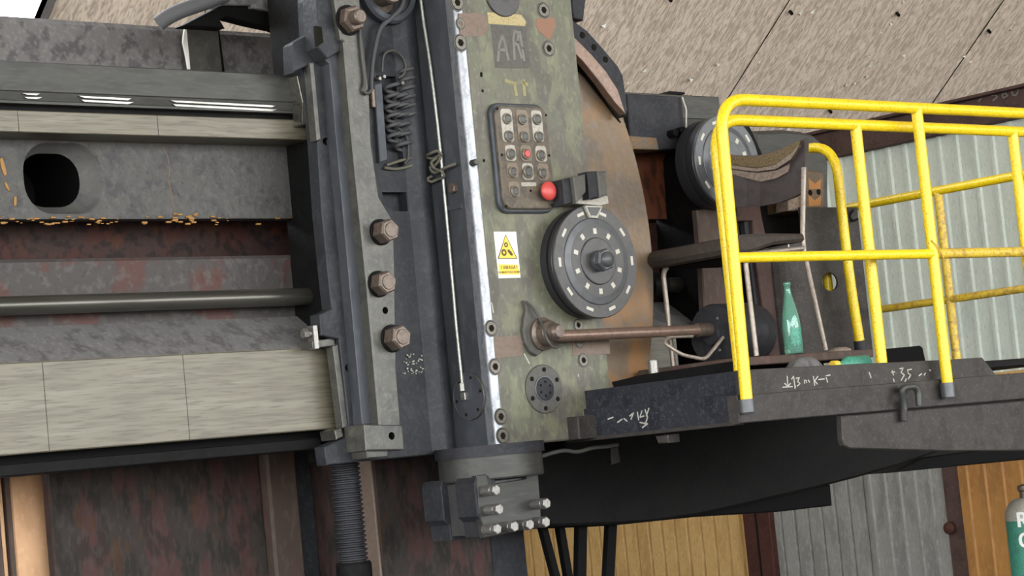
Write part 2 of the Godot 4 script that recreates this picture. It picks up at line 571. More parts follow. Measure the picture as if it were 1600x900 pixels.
	M.tape = mat(paint(c8("c9b987"), [[0, 12, .5, .75, c8("a78f5c"), .8]], 256, 391), .6, 0, Vector3(8, 8, 8))
	M.chalk = mat(c8("b5b2a8"), .9)
	M.chalk_dim = mat(c8("8f8c84"), .9)
	M.chalk_yellow = mat(c8("b9b184"), .9)
	M.plate_dark = mat(paint(c8("57554f"), [[0, 8, .45, .75, c8("4a4844"), .7]], 256, 401), .6, 0, Vector3(4, 4, 4))
	M.lever = mat(paint(c8("80695c"), [[0, 12, .45, .75, c8("6d5b52"), .7], [0, 30, .6, .8, c8("9a8272"), .6]], 256, 411), .38, .4, Vector3(2, 2, 2))
	M.chair_tube = mat(paint(c8("9c9186"), [[0, 14, .5, .8, c8("7b6a5c"), .6]], 256, 421), .4, .4, Vector3(3, 3, 3))
	M.seat = mat(paint(c8("4c4540"), [[0, 12, .45, .75, c8("5a524b"), .7]], 256, 431), .6, 0, Vector3(2, 2, 2))
	M.back_shell = mat(paint(c8("5a5150"), [[0, 8, .45, .75, c8("4b4443"), .7]], 256, 441), .45, .1, Vector3(2, 2, 2))
	M.foam = mat(paint(c8("7a6647"), [[0, 20, .45, .7, c8("5d4a35"), .8], [0, 40, .55, .75, c8("9a8a5c"), .7]], 256, 451), .95, 0, Vector3(4, 4, 4), cast, 0.30)
	M.cloth = mat(paint(c8("9d8b7c"), [[0, 12, .45, .7, c8("7f6e60"), .7]], 256, 461), .9, 0, Vector3(4, 4, 4))
	M.rusty = mat(paint(c8("7a6a58"), [[0, 8, .45, .7, c8("93693b"), .8], [0, 20, .55, .8, c8("54493f"), .6]], 256, 471), .6, .1, Vector3(3, 3, 3))
	M.orange = mat(c8("a5713a"), .7)
	M.swarf = mat(c8("c08a3c"), .5, .3)
	M.greenlabel = mat(paint(c8("3f8a74"), [[0, 8, .5, .75, c8("2f6a5a"), .7]], 256, 481), .5, 0, Vector3(6, 6, 6))
	M.cyl_green = mat(paint(c8("2e7864"), [[0, 6, .5, .75, c8("256152"), .7], [0, 40, .62, .8, c8("7d9a8c"), .6]], 256, 491), .5, 0, Vector3(3, 3, 3))
	M.cable = mat(c8("55544f"), .6)
	M.hose = mat(c8("4a4a4c"), .75)
	M.pipe = mat(paint(c8("b0b0aa"), [[0, 20, .5, .75, c8("8b8a85"), .7]], 256, 501), .35, .5, Vector3(3, 3, 3))
	M.rope = mat(c8("7b7768"), .9)
	M.window_glass = mat(c8("f2f6ff"), .1)
	var g := StandardMaterial3D.new()
	g.albedo_color = Color(.62, .86, .78, .22)
	g.roughness = .06
	g.refraction_enabled = true
	g.refraction_scale = .05
	M.glass = g
	# the grime that darkens all paint and iron of the machine
	for k in [["ram_front", 0.48], ["saddle", 0.45], ["strip", 0.38], ["ram_side", 0.75], ["swivel", 0.58], ["brown", 0.5], ["brown_post", .6], ["fascia", 0.5], ["skirt", 0.6], ["concrete", 0.55], ["greysteel", 0.36], ["cast", 0.36], ["pink_cast", 0.38], ["rust_cast", .5], ["way", 0.36], ["dark", 0.25], ["darker", 0.25], ["hide", 0.5],
		["sheet", 1.2], ["sheet_grey", .8], ["sheet_yellow", 1.1], ["nut", .62], ["bolt", 0.5], ["dial", 0.75], ["dial_side", 0.6], ["dial_grey", 0.55], ["panel", .7], ["label_plate", .7], ["label_brown", .65], ["socket", .65], ["ring", .6], ["button", .6], ["lever", 0.8], ["plate_dark", 0.7], ["patch", 0.55], ["heart", 0.5], ["tape", 0.62], ["bare", 0.72], ["rod", .5], ["shiny", .6], ["cable", .5], ["hose", 0.8], ["pipe", .7], ["rope", .5], ["seat", .6], ["back_shell", .6], ["foam", .6], ["cloth", .6], ["rusty", 0.55], ["beam", .6], ["red_brown", .6], ["chair_tube", .8], ["yellow", .9], ["yellow_worn", .85], ["chalk", .8], ["chalk_dim", .6], ["chalk_yellow", 0.5], ["swarf", 0.4], ["white", 0.9], ["tick", .85]]:
		var m: StandardMaterial3D = M[k[0]]
		var c := (m.albedo_color if m.albedo_texture == null else Color.WHITE).srgb_to_linear()
		m.albedo_color = Color(minf(c.r * k[1], 1), minf(c.g * k[1], 1), minf(c.b * k[1], 1)).linear_to_srgb()
	for k in ["dark", "darker", "hide", "brown", "brown_post", "saddle", "ram_side", "rust_cast", "rust_dark", "skirt", "hole", "fascia", "cast", "pink_cast", "red_brown", "beam", "seat", "greysteel", "concrete"]:
		M[k].metallic_specular = .22
	# roof sheets: streaks down the slope
	var roof := StandardMaterial3D.new()
	roof.albedo_texture = paint(c8("cdbfb0"), [[0, 6, .45, .75, c8("b8aa9c"), .6], [0, 22, .48, .72, c8("a89a8c"), .8], [0, 44, .5, .75, c8("ddd2c6"), .6], [0, 60, .55, .75, c8("978a7e"), .7]], 768, 511)
	roof.uv1_scale = Vector3(1, 1, 1)
	roof.roughness = .85
	M.roof = roof

# ---------- shared little pieces ----------
var mesh_cache := {}
func hex_mesh(r: float, h: float) -> ArrayMesh:
	var key := "hex%f,%f" % [r, h]
	if not mesh_cache.has(key):
		mesh_cache[key] = prism_mesh(FZ, ngon(Vector2.ZERO, r, 6, .3), 0, h, r * .13)
	return mesh_cache[key]

func disc_mesh(r: float, h: float, bevel := .002, segs := 28) -> ArrayMesh:
	var key := "disc%f,%f,%f" % [r, h, bevel]
	if not mesh_cache.has(key):
		mesh_cache[key] = lathe_mesh(FZ, [Vector2(0, 0), Vector2(r, 0), Vector2(r, h - bevel), Vector2(r - bevel, h), Vector2(0, h)], segs)
	return mesh_cache[key]

func ring_mesh(ro: float, ri: float, h: float) -> ArrayMesh:
	var key := "ring%f,%f,%f" % [ro, ri, h]
	if not mesh_cache.has(key):
		mesh_cache[key] = lathe_mesh(FZ, [Vector2(ri, 0), Vector2(ro, 0), Vector2(ro, h * .7), Vector2(ro - h * .3, h), Vector2(ri + h * .3, h), Vector2(ri, h * .7), Vector2(ri, 0)], 28)
	return mesh_cache[key]

func cap_screw(parent: Node3D, at: Vector3, f: Transform3D, r: float) -> void:
	var key := "cap%f" % r
	if not mesh_cache.has(key):
		var st := begin()
		holed(st, FZ, ngon(Vector2.ZERO, r * .84, 24), hexloop(r * .48, 24), -.004, .004)
		mesh_cache[key] = st.commit()
		mesh_cache[key + "d"] = disc_mesh(r * 1.0, .0012, .0004)
	var t := frame_at(f, at)
	var o := put("cap_screw", mesh_cache[key], M.socket, parent, t)
	put("socket_rim", ring_mesh(r * 1.08, r * .9, .0022), M.button, o, t)
	put("socket_recess", mesh_cache[key + "d"], M.hole, o, t)

func hexloop(r: float, n: int) -> PackedVector2Array:
	var p := PackedVector2Array()
	for i in n:
		var a := TAU * i / n
		var k := cos(PI / 6) / cos(fmod(a, PI / 3) - PI / 6)
		p.append(Vector2(cos(a), sin(a)) * r * k)
	return p

# a big nut with washer and stud, axis f.z
func nut(parent: Node3D, at: Vector3, r: float, h: float, stud := 0.0) -> void:
	var t := frame_at(FZ, at)
	put("washer", disc_mesh(r * 1.12, .008, .002), M.dark, parent, t)
	var n := put("nut", hex_mesh(r, h), M.nut, parent, frame_at(FZ, at + Vector3(0, 0, .008)))
	if stud > 0:
		put("stud", disc_mesh(r * .55, stud, .006), M.nut, n, frame_at(FZ, at + Vector3(0, 0, .008 + h)))
	else:
		put("nut_face", disc_mesh(r * .62, .004, .002), M.nut, n, frame_at(FZ, at + Vector3(0, 0, .008 + h)))

# drawn strokes: thin flat ribbons on a frame, points in frame coordinates
func strokes(st: SurfaceTool, f: Transform3D, lines: Array, w: float, wid: float) -> void:
	for l in lines:
		for i in l.size() - 1:
			var a: Vector2 = l[i]
			var b: Vector2 = l[i + 1]
			var d := (b - a).normalized()
			var n := Vector2(-d.y, d.x) * wid * .5
			a -= d * wid * .3
			b += d * wid * .3
			prism(st, f, PackedVector2Array([a - n, b - n, b + n, a + n]), w, w + .0012, 0)

func _ready() -> void:
	rng.seed = 77
	# ---- camera ----
	var cam := Camera3D.new()
	cam.name = "camera"
	cam.fov = rad_to_deg(2.0 * atan(450.0 / F))
	cam.rotation_order = EULER_ORDER_YXZ
	cam.rotation_degrees = Vector3(4.295, -41.78, -5.59)
	cam.position = eye
	cam.far = 200
	add_child(cam)
	cam.current = true
	look = cam.basis
	# ---- daylight ----
	var sky_m := ProceduralSkyMaterial.new()
	sky_m.sky_top_color = c8("dfe6ee")
	sky_m.sky_horizon_color = c8("f1f1ee")
	sky_m.ground_bottom_color = c8("b5b1ab")
	sky_m.ground_horizon_color = c8("d2cfca")
	sky_m.sky_energy_multiplier = 3.0
	sky_m.ground_energy_multiplier = 3.0
	var sky := Sky.new()
	sky.sky_material = sky_m
	var env := Environment.new()
	env.background_mode = Environment.BG_SKY
	env.sky = sky
	env.tonemap_mode = Environment.TONE_MAPPER_LINEAR
	env.tonemap_exposure = 1.08
	env.sdfgi_enabled = true
	env.ssao_enabled = true
	env.ssil_enabled = true
	var we := WorldEnvironment.new()
	we.name = "daylight"
	we.environment = env
	add_child(we)
	make_materials()
	build_hall()
	build_background_wall()
	build_columns()
	build_cross_rail()
	build_saddle()
	build_swivel()
	build_ram()
	build_control_panel()
	build_dials()
	build_lever()
	build_tool()
	build_second_head()
	build_platform()
	build_railings()
	build_chair()
	build_small_things()

# ---------- the hall ----------
const ROOF_T := 0.85
func roof_y(z: float) -> float:
	return 3.765 + ROOF_T * (z + 4.38)

func slab(x0: float, x1: float, z0: float, z1: float, lift: float, thick: float) -> ArrayMesh:
	# a strip of the back roof slope between x0 and x1, from z0 (low) to z1 (high)
	var st := begin()
	var n := Vector3(0, 1, -ROOF_T).normalized()
	var len := sqrt(1 + ROOF_T * ROOF_T)
	var a := Vector3(x0, roof_y(z0), z0) + n * lift
	var b := Vector3(x1, roof_y(z0), z0) + n * lift
	var c := Vector3(x1, roof_y(z1), z1) + n * lift
	var d := Vector3(x0, roof_y(z1), z1) + n * lift
	var up := n * thick
	var uv := [Vector2(x0 * .8, z0 * len * .2), Vector2(x1 * .8, z0 * len * .2), Vector2(x1 * .8, z1 * len * .2), Vector2(x0 * .8, z1 * len * .2)]
	var faces := [[a, b, c, d, -n], [a + up, d + up, c + up, b + up, n]]
	for f in faces:
		for i in [0, 2, 1, 0, 3, 2]:
			st.set_normal(f[4])
			st.set_uv(uv[i])
			st.add_vertex(f[i])
	for e in [[a, b], [b, c], [c, d], [d, a]]:
		var p: Vector3 = e[0]
		var q: Vector3 = e[1]
		var m: Vector3 = (up).cross(q - p).normalized()
		for v in [p, q + up, q, p, p + up, q + up]:
			st.set_normal(m)
			st.set_uv(Vector2(v.x * .55, v.z * .2))
			st.add_vertex(v)
	st.generate_tangents()
	return st.commit()

func build_hall() -> void:
	struct("floor", box_mesh(Vector3(-12, -.3, -8), Vector3(17, 0, 14), .01), M.floor)
	struct("wall_back", box_mesh(Vector3(-12, -.2, -7.4), Vector3(17, 1.75, -7.0), .01), M.plaster)
	# left wall with a band of windows
	var st := begin()
	box(st, Vector3(-12.3, -.2, -7.4), Vector3(-12, 1.2, 13), .01)
	box(st, Vector3(-12.3, 5.6, -7.4), Vector3(-12, 9.6, 13), .01)
	for z in [-7.4, -2.6, 2.6, 7.8]:
		box(st, Vector3(-12.3, 1.2, z), Vector3(-12, 5.6, z + .5), .01)
	struct("wall_left", st.commit(), M.plaster)
	# front wall with a long band of windows behind the camera
	st = begin()
	box(st, Vector3(-12.3, -.2, 13), Vector3(17, 1.3, 13.3), .01)
	box(st, Vector3(-12.3, 6.3, 13), Vector3(17, 7.0, 13.3), .01)
	for i in 8:
		box(st, Vector3(-12.3 + i * 4.14, 1.3, 13), Vector3(-12.0 + i * 4.14, 6.3, 13.3), .01)
	struct("wall_front", st.commit(), M.plaster)
	struct("wall_right", box_mesh(Vector3(16.7, -.2, -7.4), Vector3(17, 9.6, 13.3), .01), M.plaster)
	# front roof slope
	st = begin()
	var y1 := roof_y(2.0)
	for q in [[-12.3, 17.0, 2.0, 13.3]]:
		var ya := lerpf(y1, 6.6, (q[2] - 2.0) / 11.3)
		var yb := lerpf(y1, 6.6, (q[3] - 2.0) / 11.3)
		quad(st, Vector3(q[0], ya, q[2]), Vector3(q[0], yb, q[3]), Vector3(q[1], yb, q[3]), Vector3(q[1], ya, q[2]))
		quad(st, Vector3(q[0], ya - .2, q[2]), Vector3(q[1], ya - .2, q[2]), Vector3(q[1], yb - .2, q[3]), Vector3(q[0], yb - .2, q[3]))
		quad(st, Vector3(q[0], ya - .2, q[2]), Vector3(q[0], yb - .2, q[3]), Vector3(q[0], yb, q[3]), Vector3(q[0], ya, q[2]))
		quad(st, Vector3(q[1], ya, q[2]), Vector3(q[1], yb, q[3]), Vector3(q[1], yb - .2, q[3]), Vector3(q[1], ya - .2, q[2]))
		quad(st, Vector3(q[0], ya, q[2]), Vector3(q[1], ya, q[2]), Vector3(q[1], ya - .2, q[2]), Vector3(q[0], ya - .2, q[2]))
		quad(st, Vector3(q[0], yb - .2, q[3]), Vector3(q[1], yb - .2, q[3]), Vector3(q[1], yb, q[3]), Vector3(q[0], yb, q[3]))
	struct("roof_front", st.commit(), M.plaster)
	# back roof slope: sheets lapped side by side, with a skylight on the left
	var roof := Node3D.new()
	roof.name = "ceiling"
	add_child(roof)
	roof.set_meta("kind", "structure")
	roof.position = Vector3(2, roof_y(-2.5), -2.5)
	var edge := Z(61, 10, -3.95).x
	var k := 0
	var x := 3.45 - 1.13 * 14
	while x < 17.0:
		var x1 := x + 1.13
		var lift := .012 if k % 2 else 0.0
		if x1 > -2.4 and x < .15:
			obj("roof_sheet", slab(x, x1 + .05, -7.3, -4.07, lift, .008), M.roof, roof)
			obj("roof_sheet", slab(x, x1 + .05, -2.0, 2.05, lift, .008), M.roof, roof)
			if x1 > .15:
				obj("roof_sheet", slab(edge, x1 + .05, -4.07, -2.0, lift, .008), M.roof, roof)
		else:
			obj("roof_sheet", slab(x, x1 + .05, -7.3, 2.05, lift, .008), M.roof, roof)
		# bolts along the lap
		if x > 3.0 and x < 10.0:
			for i in 6:
				var z := -4.9 + i * .62 + rng.randf() * .1
				var n := Vector3(0, 1, -ROOF_T).normalized()
				var p := Vector3(x + .03 + rng.randf_range(-.04, .04), roof_y(z), z)
				obj("roof_bolt", tube_mesh(PackedVector3Array([p + n * .02, p - n * .045 + Vector3(-.02, .01, 0)]), .012, 8), M.dark, roof)
		x = x1
		k += 1
	# flakes of whitewash hanging on the sheets
	st = begin()
	rng.seed = 5
	var n2 := Vector3(0, 1, -ROOF_T).normalized()
	for i in 170:
		var z := rng.randf_range(-5.0, -2.6)
		var xx := 4.0 + 6.0 * pow(rng.randf(), .8)
		var p := Vector3(xx, roof_y(z), z) - n2 * .006
		var s := rng.randf_range(.008, .026)
		var u := Vector3(1, 0, 0).rotated(n2, rng.randf() * TAU)
		var v := n2.cross(u)
		var q := -n2 * rng.randf_range(.005, .02)
		tri(st, p - u * s, p + v * s * .8 + q, p + u * s * .9)
		tri(st, p - u * s, p + u * s * .9, p - v * s * .7 + q)
	var fl := obj("whitewash_flakes", st.commit(), M.white, roof)
	fl.set_meta("kind", "stuff")
	# frame of the skylight
	var wn := Node3D.new()
	wn.name = "window_1"
	add_child(wn)
	wn.set_meta("kind", "structure")
	wn.position = Vector3(-1, roof_y(-4), -4)
	obj("window_sill", slab(-2.6, edge + .06, -4.12, -4.05, -.03, .05), M.concrete, wn)
	obj("window_jamb", slab(edge, edge + .05, -4.12, -1.95, -.03, .05), M.concrete, wn)
	obj("window_jamb", slab(-2.6, -2.55, -4.12, -1.95, -.03, .05), M.concrete, wn)

# ribbed metal sheeting on the plane X = at, ribs standing proud towards -X
func ribbed(z0: float, z1: float, y0: float, y1: float, at: float, pitch: float, rib: float, high: float) -> ArrayMesh:
	var st := begin()
	var prof := PackedVector2Array()   # (z, x)
	var z := z0
	while z < z1 - .001:
		var e := minf(z + pitch, z1)
		prof.append(Vector2(z, at))
		var m := z + pitch * .5
		if e - z > pitch * .8:
			prof.append(Vector2(m - rib * .5 - absf(high) * .5, at))
			prof.append(Vector2(m - rib * .5, at - high))
			prof.append(Vector2(m + rib * .5, at - high))
			prof.append(Vector2(m + rib * .5 + absf(high) * .5, at))
		z = e
	prof.append(Vector2(z1, at))
	for i in prof.size() - 1:
		var a := prof[i]
		var b := prof[i + 1]
		quad(st, Vector3(a.y, y0, a.x), Vector3(b.y, y0, b.x), Vector3(b.y, y1, b.x), Vector3(a.y, y1, a.x))
		quad(st, Vector3(b.y + .004, y0, b.x), Vector3(a.y + .004, y0, a.x), Vector3(a.y + .004, y1, a.x), Vector3(b.y + .004, y1, b.x))
	quad(st, Vector3(at, y1, z0), Vector3(at, y1, z1), Vector3(at + .004, y1, z1), Vector3(at + .004, y1, z0))
	quad(st, Vector3(at, y0, z1), Vector3(at, y0, z0), Vector3(at + .004, y0, z0), Vector3(at + .004, y0, z1))
	return st.commit()

func build_background_wall() -> void:
	var at := 5.5
	var w := thing("sheet_metal_partition", "ribbed sheet metal partition in pale green, grey and ochre panels behind the platform", "partition", Vector3(at, 0, -4))
	w.set_meta("kind", "structure")
	w.remove_meta("category")
	w.name = "wall_partition"
	var ytop := X(1480, 208, at).y
	var ymid := X(1550, 586, at).y
	var pitch := .134
	# upper tier: pale green sheets
	for i in 3:
		var z0: float = X(1305, 300, at).z - .134 + i * pitch * 8
		obj("pale_sheet", ribbed(z0, z0 + pitch * 8 + .01, ymid, ytop, at - .004 * (i % 2), pitch, .022, .016), M.sheet, w)
	# lower tier
	var za := X(1172, 850, at).z
	var zb := X(1214, 850, at).z
	var zc := X(1478, 800, at).z
	var zd := X(1502, 760, at).z
	var ylow := 0.0
	var p2 := .128
	for i in 5:
		var z0 := za - (i + 1) * p2 * 8
		obj("ochre_sheet", ribbed(z0, z0 + p2 * 8 + .005, ylow, ymid, at - .003 * (i % 2), p2, .012, -.018), M.sheet_yellow, w)
	obj("red_brown_post", box_mesh(Vector3(at - .05, 0, za), Vector3(at + .03, ymid + .06, zb), .006), M.red_brown, w)
	var st := begin()
	box(st, Vector3(at - .056, 0, lerpf(za, zb, .48)), Vector3(at - .048, ymid, lerpf(za, zb, .54)), .001)
	obj("post_seam", st.commit(), M.hole, w)
	obj("grey_sheet", ribbed(zb, lerpf(zb, zc, .55), ylow, ymid, at, .121, .011, -.016), M.sheet_grey, w)
	obj("grey_sheet", ribbed(lerpf(zb, zc, .55) - .01, zc, ylow, ymid, at + .02, .121, .016, .014), M.sheet_grey, w)
	obj("gap_post", box_mesh(Vector3(at + .0, 0, zc), Vector3(at + .05, ymid, zd), .004), M.beam, w)
	for i in 3:
		var z0 := zd + i * .134 * 8
		obj("ochre_sheet", ribbed(z0, z0 + .134 * 8, ylow, ymid, at - .02, .134, .014, .014), M.sheet_brown, w)
	obj("ochre_rail", box_mesh(Vector3(at - .03, ymid - .04, X(1380, 586, at).z), Vector3(at, ymid + .012, 1.0), .004), M.sheet_yellow, w)
	# the side window's handle-like red block on the grey sheet
	var rb := X(1484, 825, at - .02)
	obj("red_latch", lathe_mesh(frame_at(FX, rb), [Vector2(0, 0), Vector2(.042, 0), Vector2(.036, .02), Vector2(.02, .03), Vector2(0, .032)], 14, true), M.red_brown, w)
	# steel beam along the top of the partition
	var b := Node3D.new()
	b.name = "trim_1"
	add_child(b)
	b.set_meta("kind", "structure")
	b.position = Vector3(at, ytop, -3)
	var yb0 := ytop - .01
	var yb1 := X(1530, 147, at - .06).y
	obj("beam_web", box_mesh(Vector3(at - .03, yb0, -5.5), Vector3(at + .03, yb1, 3), .004), M.beam, b)
	obj("beam_flange", box_mesh(Vector3(at - .09, yb1 - .02, -5.5), Vector3(at + .09, yb1, 3), .004), M.beam, b)
	obj("beam_flange", box_mesh(Vector3(at - .09, yb0, -5.5), Vector3(at + .09, yb0 + .02, 3), .004), M.beam, b)
	# chalked numbers on the beam
	st = begin()
	var o := X(1541, 158, at - .034)
	var f := frame_at(FX, Vector3(at - .032, o.y, o.z))
	var h := .1
	var nums := [[Vector2(-.08, .02), Vector2(-.05, .05), Vector2(0, .09)], [Vector2(.05, .09), Vector2(.1, .05), Vector2(.06, .05)], [Vector2(.1, .05), Vector2(.12, .02), Vector2(.07, -.01)],
		[Vector2(.2, .09), Vector2(.16, .06), Vector2(.2, .045), Vector2(.23, .01), Vector2(.18, -.01), Vector2(.17, .03), Vector2(.22, .06), Vector2(.2, .09)],
		[Vector2(.3, .09), Vector2(.27, .06), Vector2(.28, .0), Vector2(.31, -.01), Vector2(.34, .03), Vector2(.33, .08), Vector2(.3, .09)]]
	for l in nums:
		for i in l.size():
			l[i] = l[i] * Vector2(.7, .52)
	strokes(st, f, nums, .001, .009)
	obj("chalk_number", st.commit(), M.chalk_dim, b)

func build_columns() -> void:
	# dark stained column seen under the left end of the cross rail
	var zc := -1.0
	var c := thing("machine_column", "big dark brown column casting with rust streaks under the cross rail", "column", Z(245, 1100, zc))
	var x0 := Z(81, 820, zc).x
	var x1 := Z(412, 800, zc).x
	var ytop := 2.2
	obj("front_face", box_mesh(Vector3(x0, 0, zc - .05), Vector3(x1, ytop, zc), .006), M.brown, c)
	var x2 := Z(470, 800, zc + .05).x
	obj("edge_strip", box_mesh(Vector3(x1, 0, zc - .4), Vector3(x2, ytop, zc + .05), .01), M.brown_post, c)
	var t := thing("tan_cabinet", "tan painted steel cabinet edge left of the dark brown column", "cabinet", Vector3(x0 - .3, 0, zc - .7))
	var zt := zc - .1
	var tx0 := Z(23, 850, zt).x
	var tx1 := Z(84, 850, zt).x
	obj("body", box_mesh(Vector3(tx0, 0, zt - .4), Vector3(tx1 + .2, 2.0, zt), .006), M.tan, t)
	obj("door_edge", box_mesh(Vector3(tx0 - .026, 0, zt - .38), Vector3(tx0 - .006, 2.0, zt + .012), .004), M.brown_post, t)
	obj("side_panel", box_mesh(Vector3(tx0 - .05, 0, zt - .38), Vector3(tx0 - .03, 2.0, zt - .004), .004), M.tan, t)
	obj("door_edge", box_mesh(Vector3(tx0 - .075, 0, zt - .38), Vector3(tx0 - .054, 2.0, zt + .012), .004), M.brown_post, t)
	obj("side_panel", box_mesh(Vector3(tx0 - .2, 0, zt - .38), Vector3(tx0 - .08, 2.0, zt - .004), .004), M.concrete, t)
	# right-hand column with the lead screw in front of it
	var r := thing("bed_column", "dark brown machine column with a light edge behind the vertical lead screw", "column", Vector3(-.2, 0, -.9))
	var rz := -.62
	var rx0 := Z(593, 830, rz).x
	var rx1 := Z(769, 870, rz).x
	obj("front_face", box_mesh(Vector3(rx0, 0, rz - .55), Vector3(rx1, 1.72, rz), .006), M.brown, r)
	obj("side_face", box_mesh(Vector3(rx0 - .012, 0, rz - .12), Vector3(rx0, 1.72, rz - .004), .003), M.patch, r)
	obj("grey_panel", box_mesh(Vector3(rx1 + .008, 0, rz - .5), Vector3(Z(826, 870, rz).x, 1.6, rz - .01), .006), M.hide, r)
	# recess between the columns
	var s := thing("column_recess", "blue-grey sunken panel between the column strip and the lead screw", "panel", Vector3(-1, 0, -1.1))
	obj("back_panel", box_mesh(Vector3(x2 - .03, 0, -1.2), Vector3(rx0, 2.0, -1.02), .006), M.saddle, s)
	# lead screw
	var ls := thing("lead_screw", "vertical threaded lead screw hanging below the saddle", "screw", Z(552, 1000, -.5))
	var p := Z(545, 800, -.5)
	var r0: float = (Z(571, 800, -.5).x - Z(522, 800, -.5).x) * .5 * .78
	var prof := []
	var y := .95
	while y < 1.75:
		prof.append(Vector2(r0 * .86, y))
		prof.append(Vector2(r0, y + .004))
		prof.append(Vector2(r0, y + .009))
		prof.append(Vector2(r0 * .86, y + .0125))
		y += .0165
	var ax := Transform3D(FY.basis, Vector3(p.x, 0, p.z))
	obj("thread", lathe_mesh(ax, prof, 28), M.hide, ls)
	var ys := Z(552, 878, -.5).y
	obj("sleeve", lathe_mesh(ax, [Vector2(r0 * 1.0, 0), Vector2(r0 * 1.18, 0.001), Vector2(r0 * 1.18, ys - .01), Vector2(r0 * 1.1, ys), Vector2(0, ys)], 28), M.dark, ls)

func build_cross_rail() -> void:
	var c := thing("cross_rail", "long grey cross rail casting with beige machined guideways and a round cored hole", "machine rail", Vector3(-2, 1.6, -.6))
	var xa := -5.5
	var xb := Z(1102, 300, -.5).x
	var xm := Z(985, 400, -.55).x
	# upper guideway: grey cover, bright ledge, groove and beige strip
	var zu := -.36
	var y := [rowy(104, zu), rowy(150, zu), rowy(163, zu), rowy(168.5, zu), rowy(178, zu), rowy(211, zu)]
	obj("upper_way_cover", box_mesh(Vector3(xa, y[1], zu - .3), Vector3(xb, y[0], zu), .004), M.greysteel, c)
	var st := begin()
	prism(st, FX, PackedVector2Array([Vector2(zu - .2, y[1]), Vector2(zu, y[1]), Vector2(zu + .004, y[2]), Vector2(zu + .010, y[2] - .004), Vector2(zu + .01, y[3]), Vector2(zu - .2, y[3])]), -xb, -xa, 0)
	obj("upper_way_ledge", st.commit(), M.greysteel, c)
	obj("groove", box_mesh(Vector3(xa, y[4] - .01, zu - .3), Vector3(xb, y[3] + .002, zu - .03), .001), M.dark, c)
	obj("upper_way_strip", box_mesh(Vector3(xa, y[5], zu - .3), Vector3(Z(492, 200, zu).x, y[4], zu), .003), M.way, c)
	# wet shiny patches on the ledge
	for a in [[33, 62, 152], [122, 205, 157], [265, 430, 164]]:
		st = begin()
		for k in 2:
			var yy: float = a[2] - 7.0 + k * 6
			var l := zs([[a[0] - k * -4, yy + (0 if a[0] > 100 else 1)], [a[1] + k * 3, yy + (a[1] - a[0]) * .05], [a[1] - 6, yy + 3 + (a[1] - a[0]) * .05], [a[0] + 9, yy + 3.4]], zu + .007)
			prism(st, FZ, l, zu - .01, zu + .0115, .0005)
		obj("worn_patch", st.commit(), M.shiny, c)
	# web with the cored hole
	var zw := -.5
	var wt := rowy(205, zw)
	var wb := rowy(342, zw)
	var zd := zw - .045
	var h0 := Z(31, 280, zd)
	var h1 := Z(124, 280, zd)
	var hc := Vector2((h0.x + h1.x) / 2, (Z(76, 240, zd).y + Z(78, 324, zd).y) / 2)
	var hw := (h1.x - h0.x) / 2
	var hh := (Z(76, 240, zd).y - Z(78, 324, zd).y) / 2
	var loop := rrect(hc.x - hw, hc.y - hh, hc.x + hw, hc.y + hh, minf(hw, hh) * .92, 7)
	var b0 := Z(36, 280, zw)
	var b1 := Z(166, 280, zw)
	var bt := Z(95, 220, zw).y
	var bb := Z(98, 337, zw).y
	var big := rrect(b0.x, bb, b1.x, bt, (bt - bb) * .42, 7)
	st = begin()
	var outer := rim(big, hc, Vector2(hc.x - .55, wb), Vector2(hc.x + .55, wt))
	holed(st, FZ, outer, big, zw - .06, zw)
	box(st, Vector3(hc.x + .55, wb, zw - .06), Vector3(xb, wt, zw), .002)
	box(st, Vector3(xa, wb, zw - .06), Vector3(hc.x - .55, wt, zw), .002)
	obj("web", st.commit(), M.cast, c)
	obj("web_end", box_mesh(Vector3(Z(984, 300, zw).x, rowy(345, zw), zw - .03), Vector3(xb, wt - .001, zw + .004), .002), M.rust_mid, c)
	obj("lower_web_end", box_mesh(Vector3(xm, rowy(520, -.56), -.7), Vector3(xb, rowy(352, -.56), -.56), .002), M.rust_dark, c)
	obj("foot_end", box_mesh(Vector3(xm, 1.55, -.66), Vector3(xb + .1, rowy(505, -.56), -.57), .002), M.brown, c)
	# swollen lip running into the hole
	st = begin()
	var rows := []
	for k in 9:
		var t := k / 8.0
		var a := t * PI * .5
		var row := PackedVector3Array()
		for i in loop.size():
			var p := big[i].lerp(loop[i], t)
			row.append(Vector3(p.x, p.y, zw + .008 * sin(minf(t * 3.0, 1.0) * PI) - .045 * t))
		rows.append(row)
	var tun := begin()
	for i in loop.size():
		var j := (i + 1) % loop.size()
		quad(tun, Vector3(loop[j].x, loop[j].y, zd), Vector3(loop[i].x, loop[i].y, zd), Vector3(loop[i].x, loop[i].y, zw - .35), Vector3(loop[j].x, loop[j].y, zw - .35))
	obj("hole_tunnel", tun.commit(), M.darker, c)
	for k in rows.size() - 1:
		for i in loop.size():
			var j := (i + 1) % loop.size()
			var q := [rows[k][i], rows[k][j], rows[k + 1][j], rows[k + 1][i]]
			for v in [0, 2, 1, 0, 3, 2]:
				st.add_vertex(q[v])
	st.index()
	st.generate_normals()
	obj("hole_lip", st.commit(), M.cast, c)
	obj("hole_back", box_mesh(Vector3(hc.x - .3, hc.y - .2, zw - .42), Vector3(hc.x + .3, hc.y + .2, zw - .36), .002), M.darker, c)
	# undercut between web and lower casting
	var zr := -.72
	obj("undercut", box_mesh(Vector3(xa, rowy(412, zr), zr - .1), Vector3(xb, rowy(330, zr), zr), .002), M.rust_cast, c)
	var zl := -.54
	obj("lower_web", box_mesh(Vector3(xa, rowy(515, zl), zl - .25), Vector3(xm, rowy(402, zl), zl), .012), M.pink_cast, c)
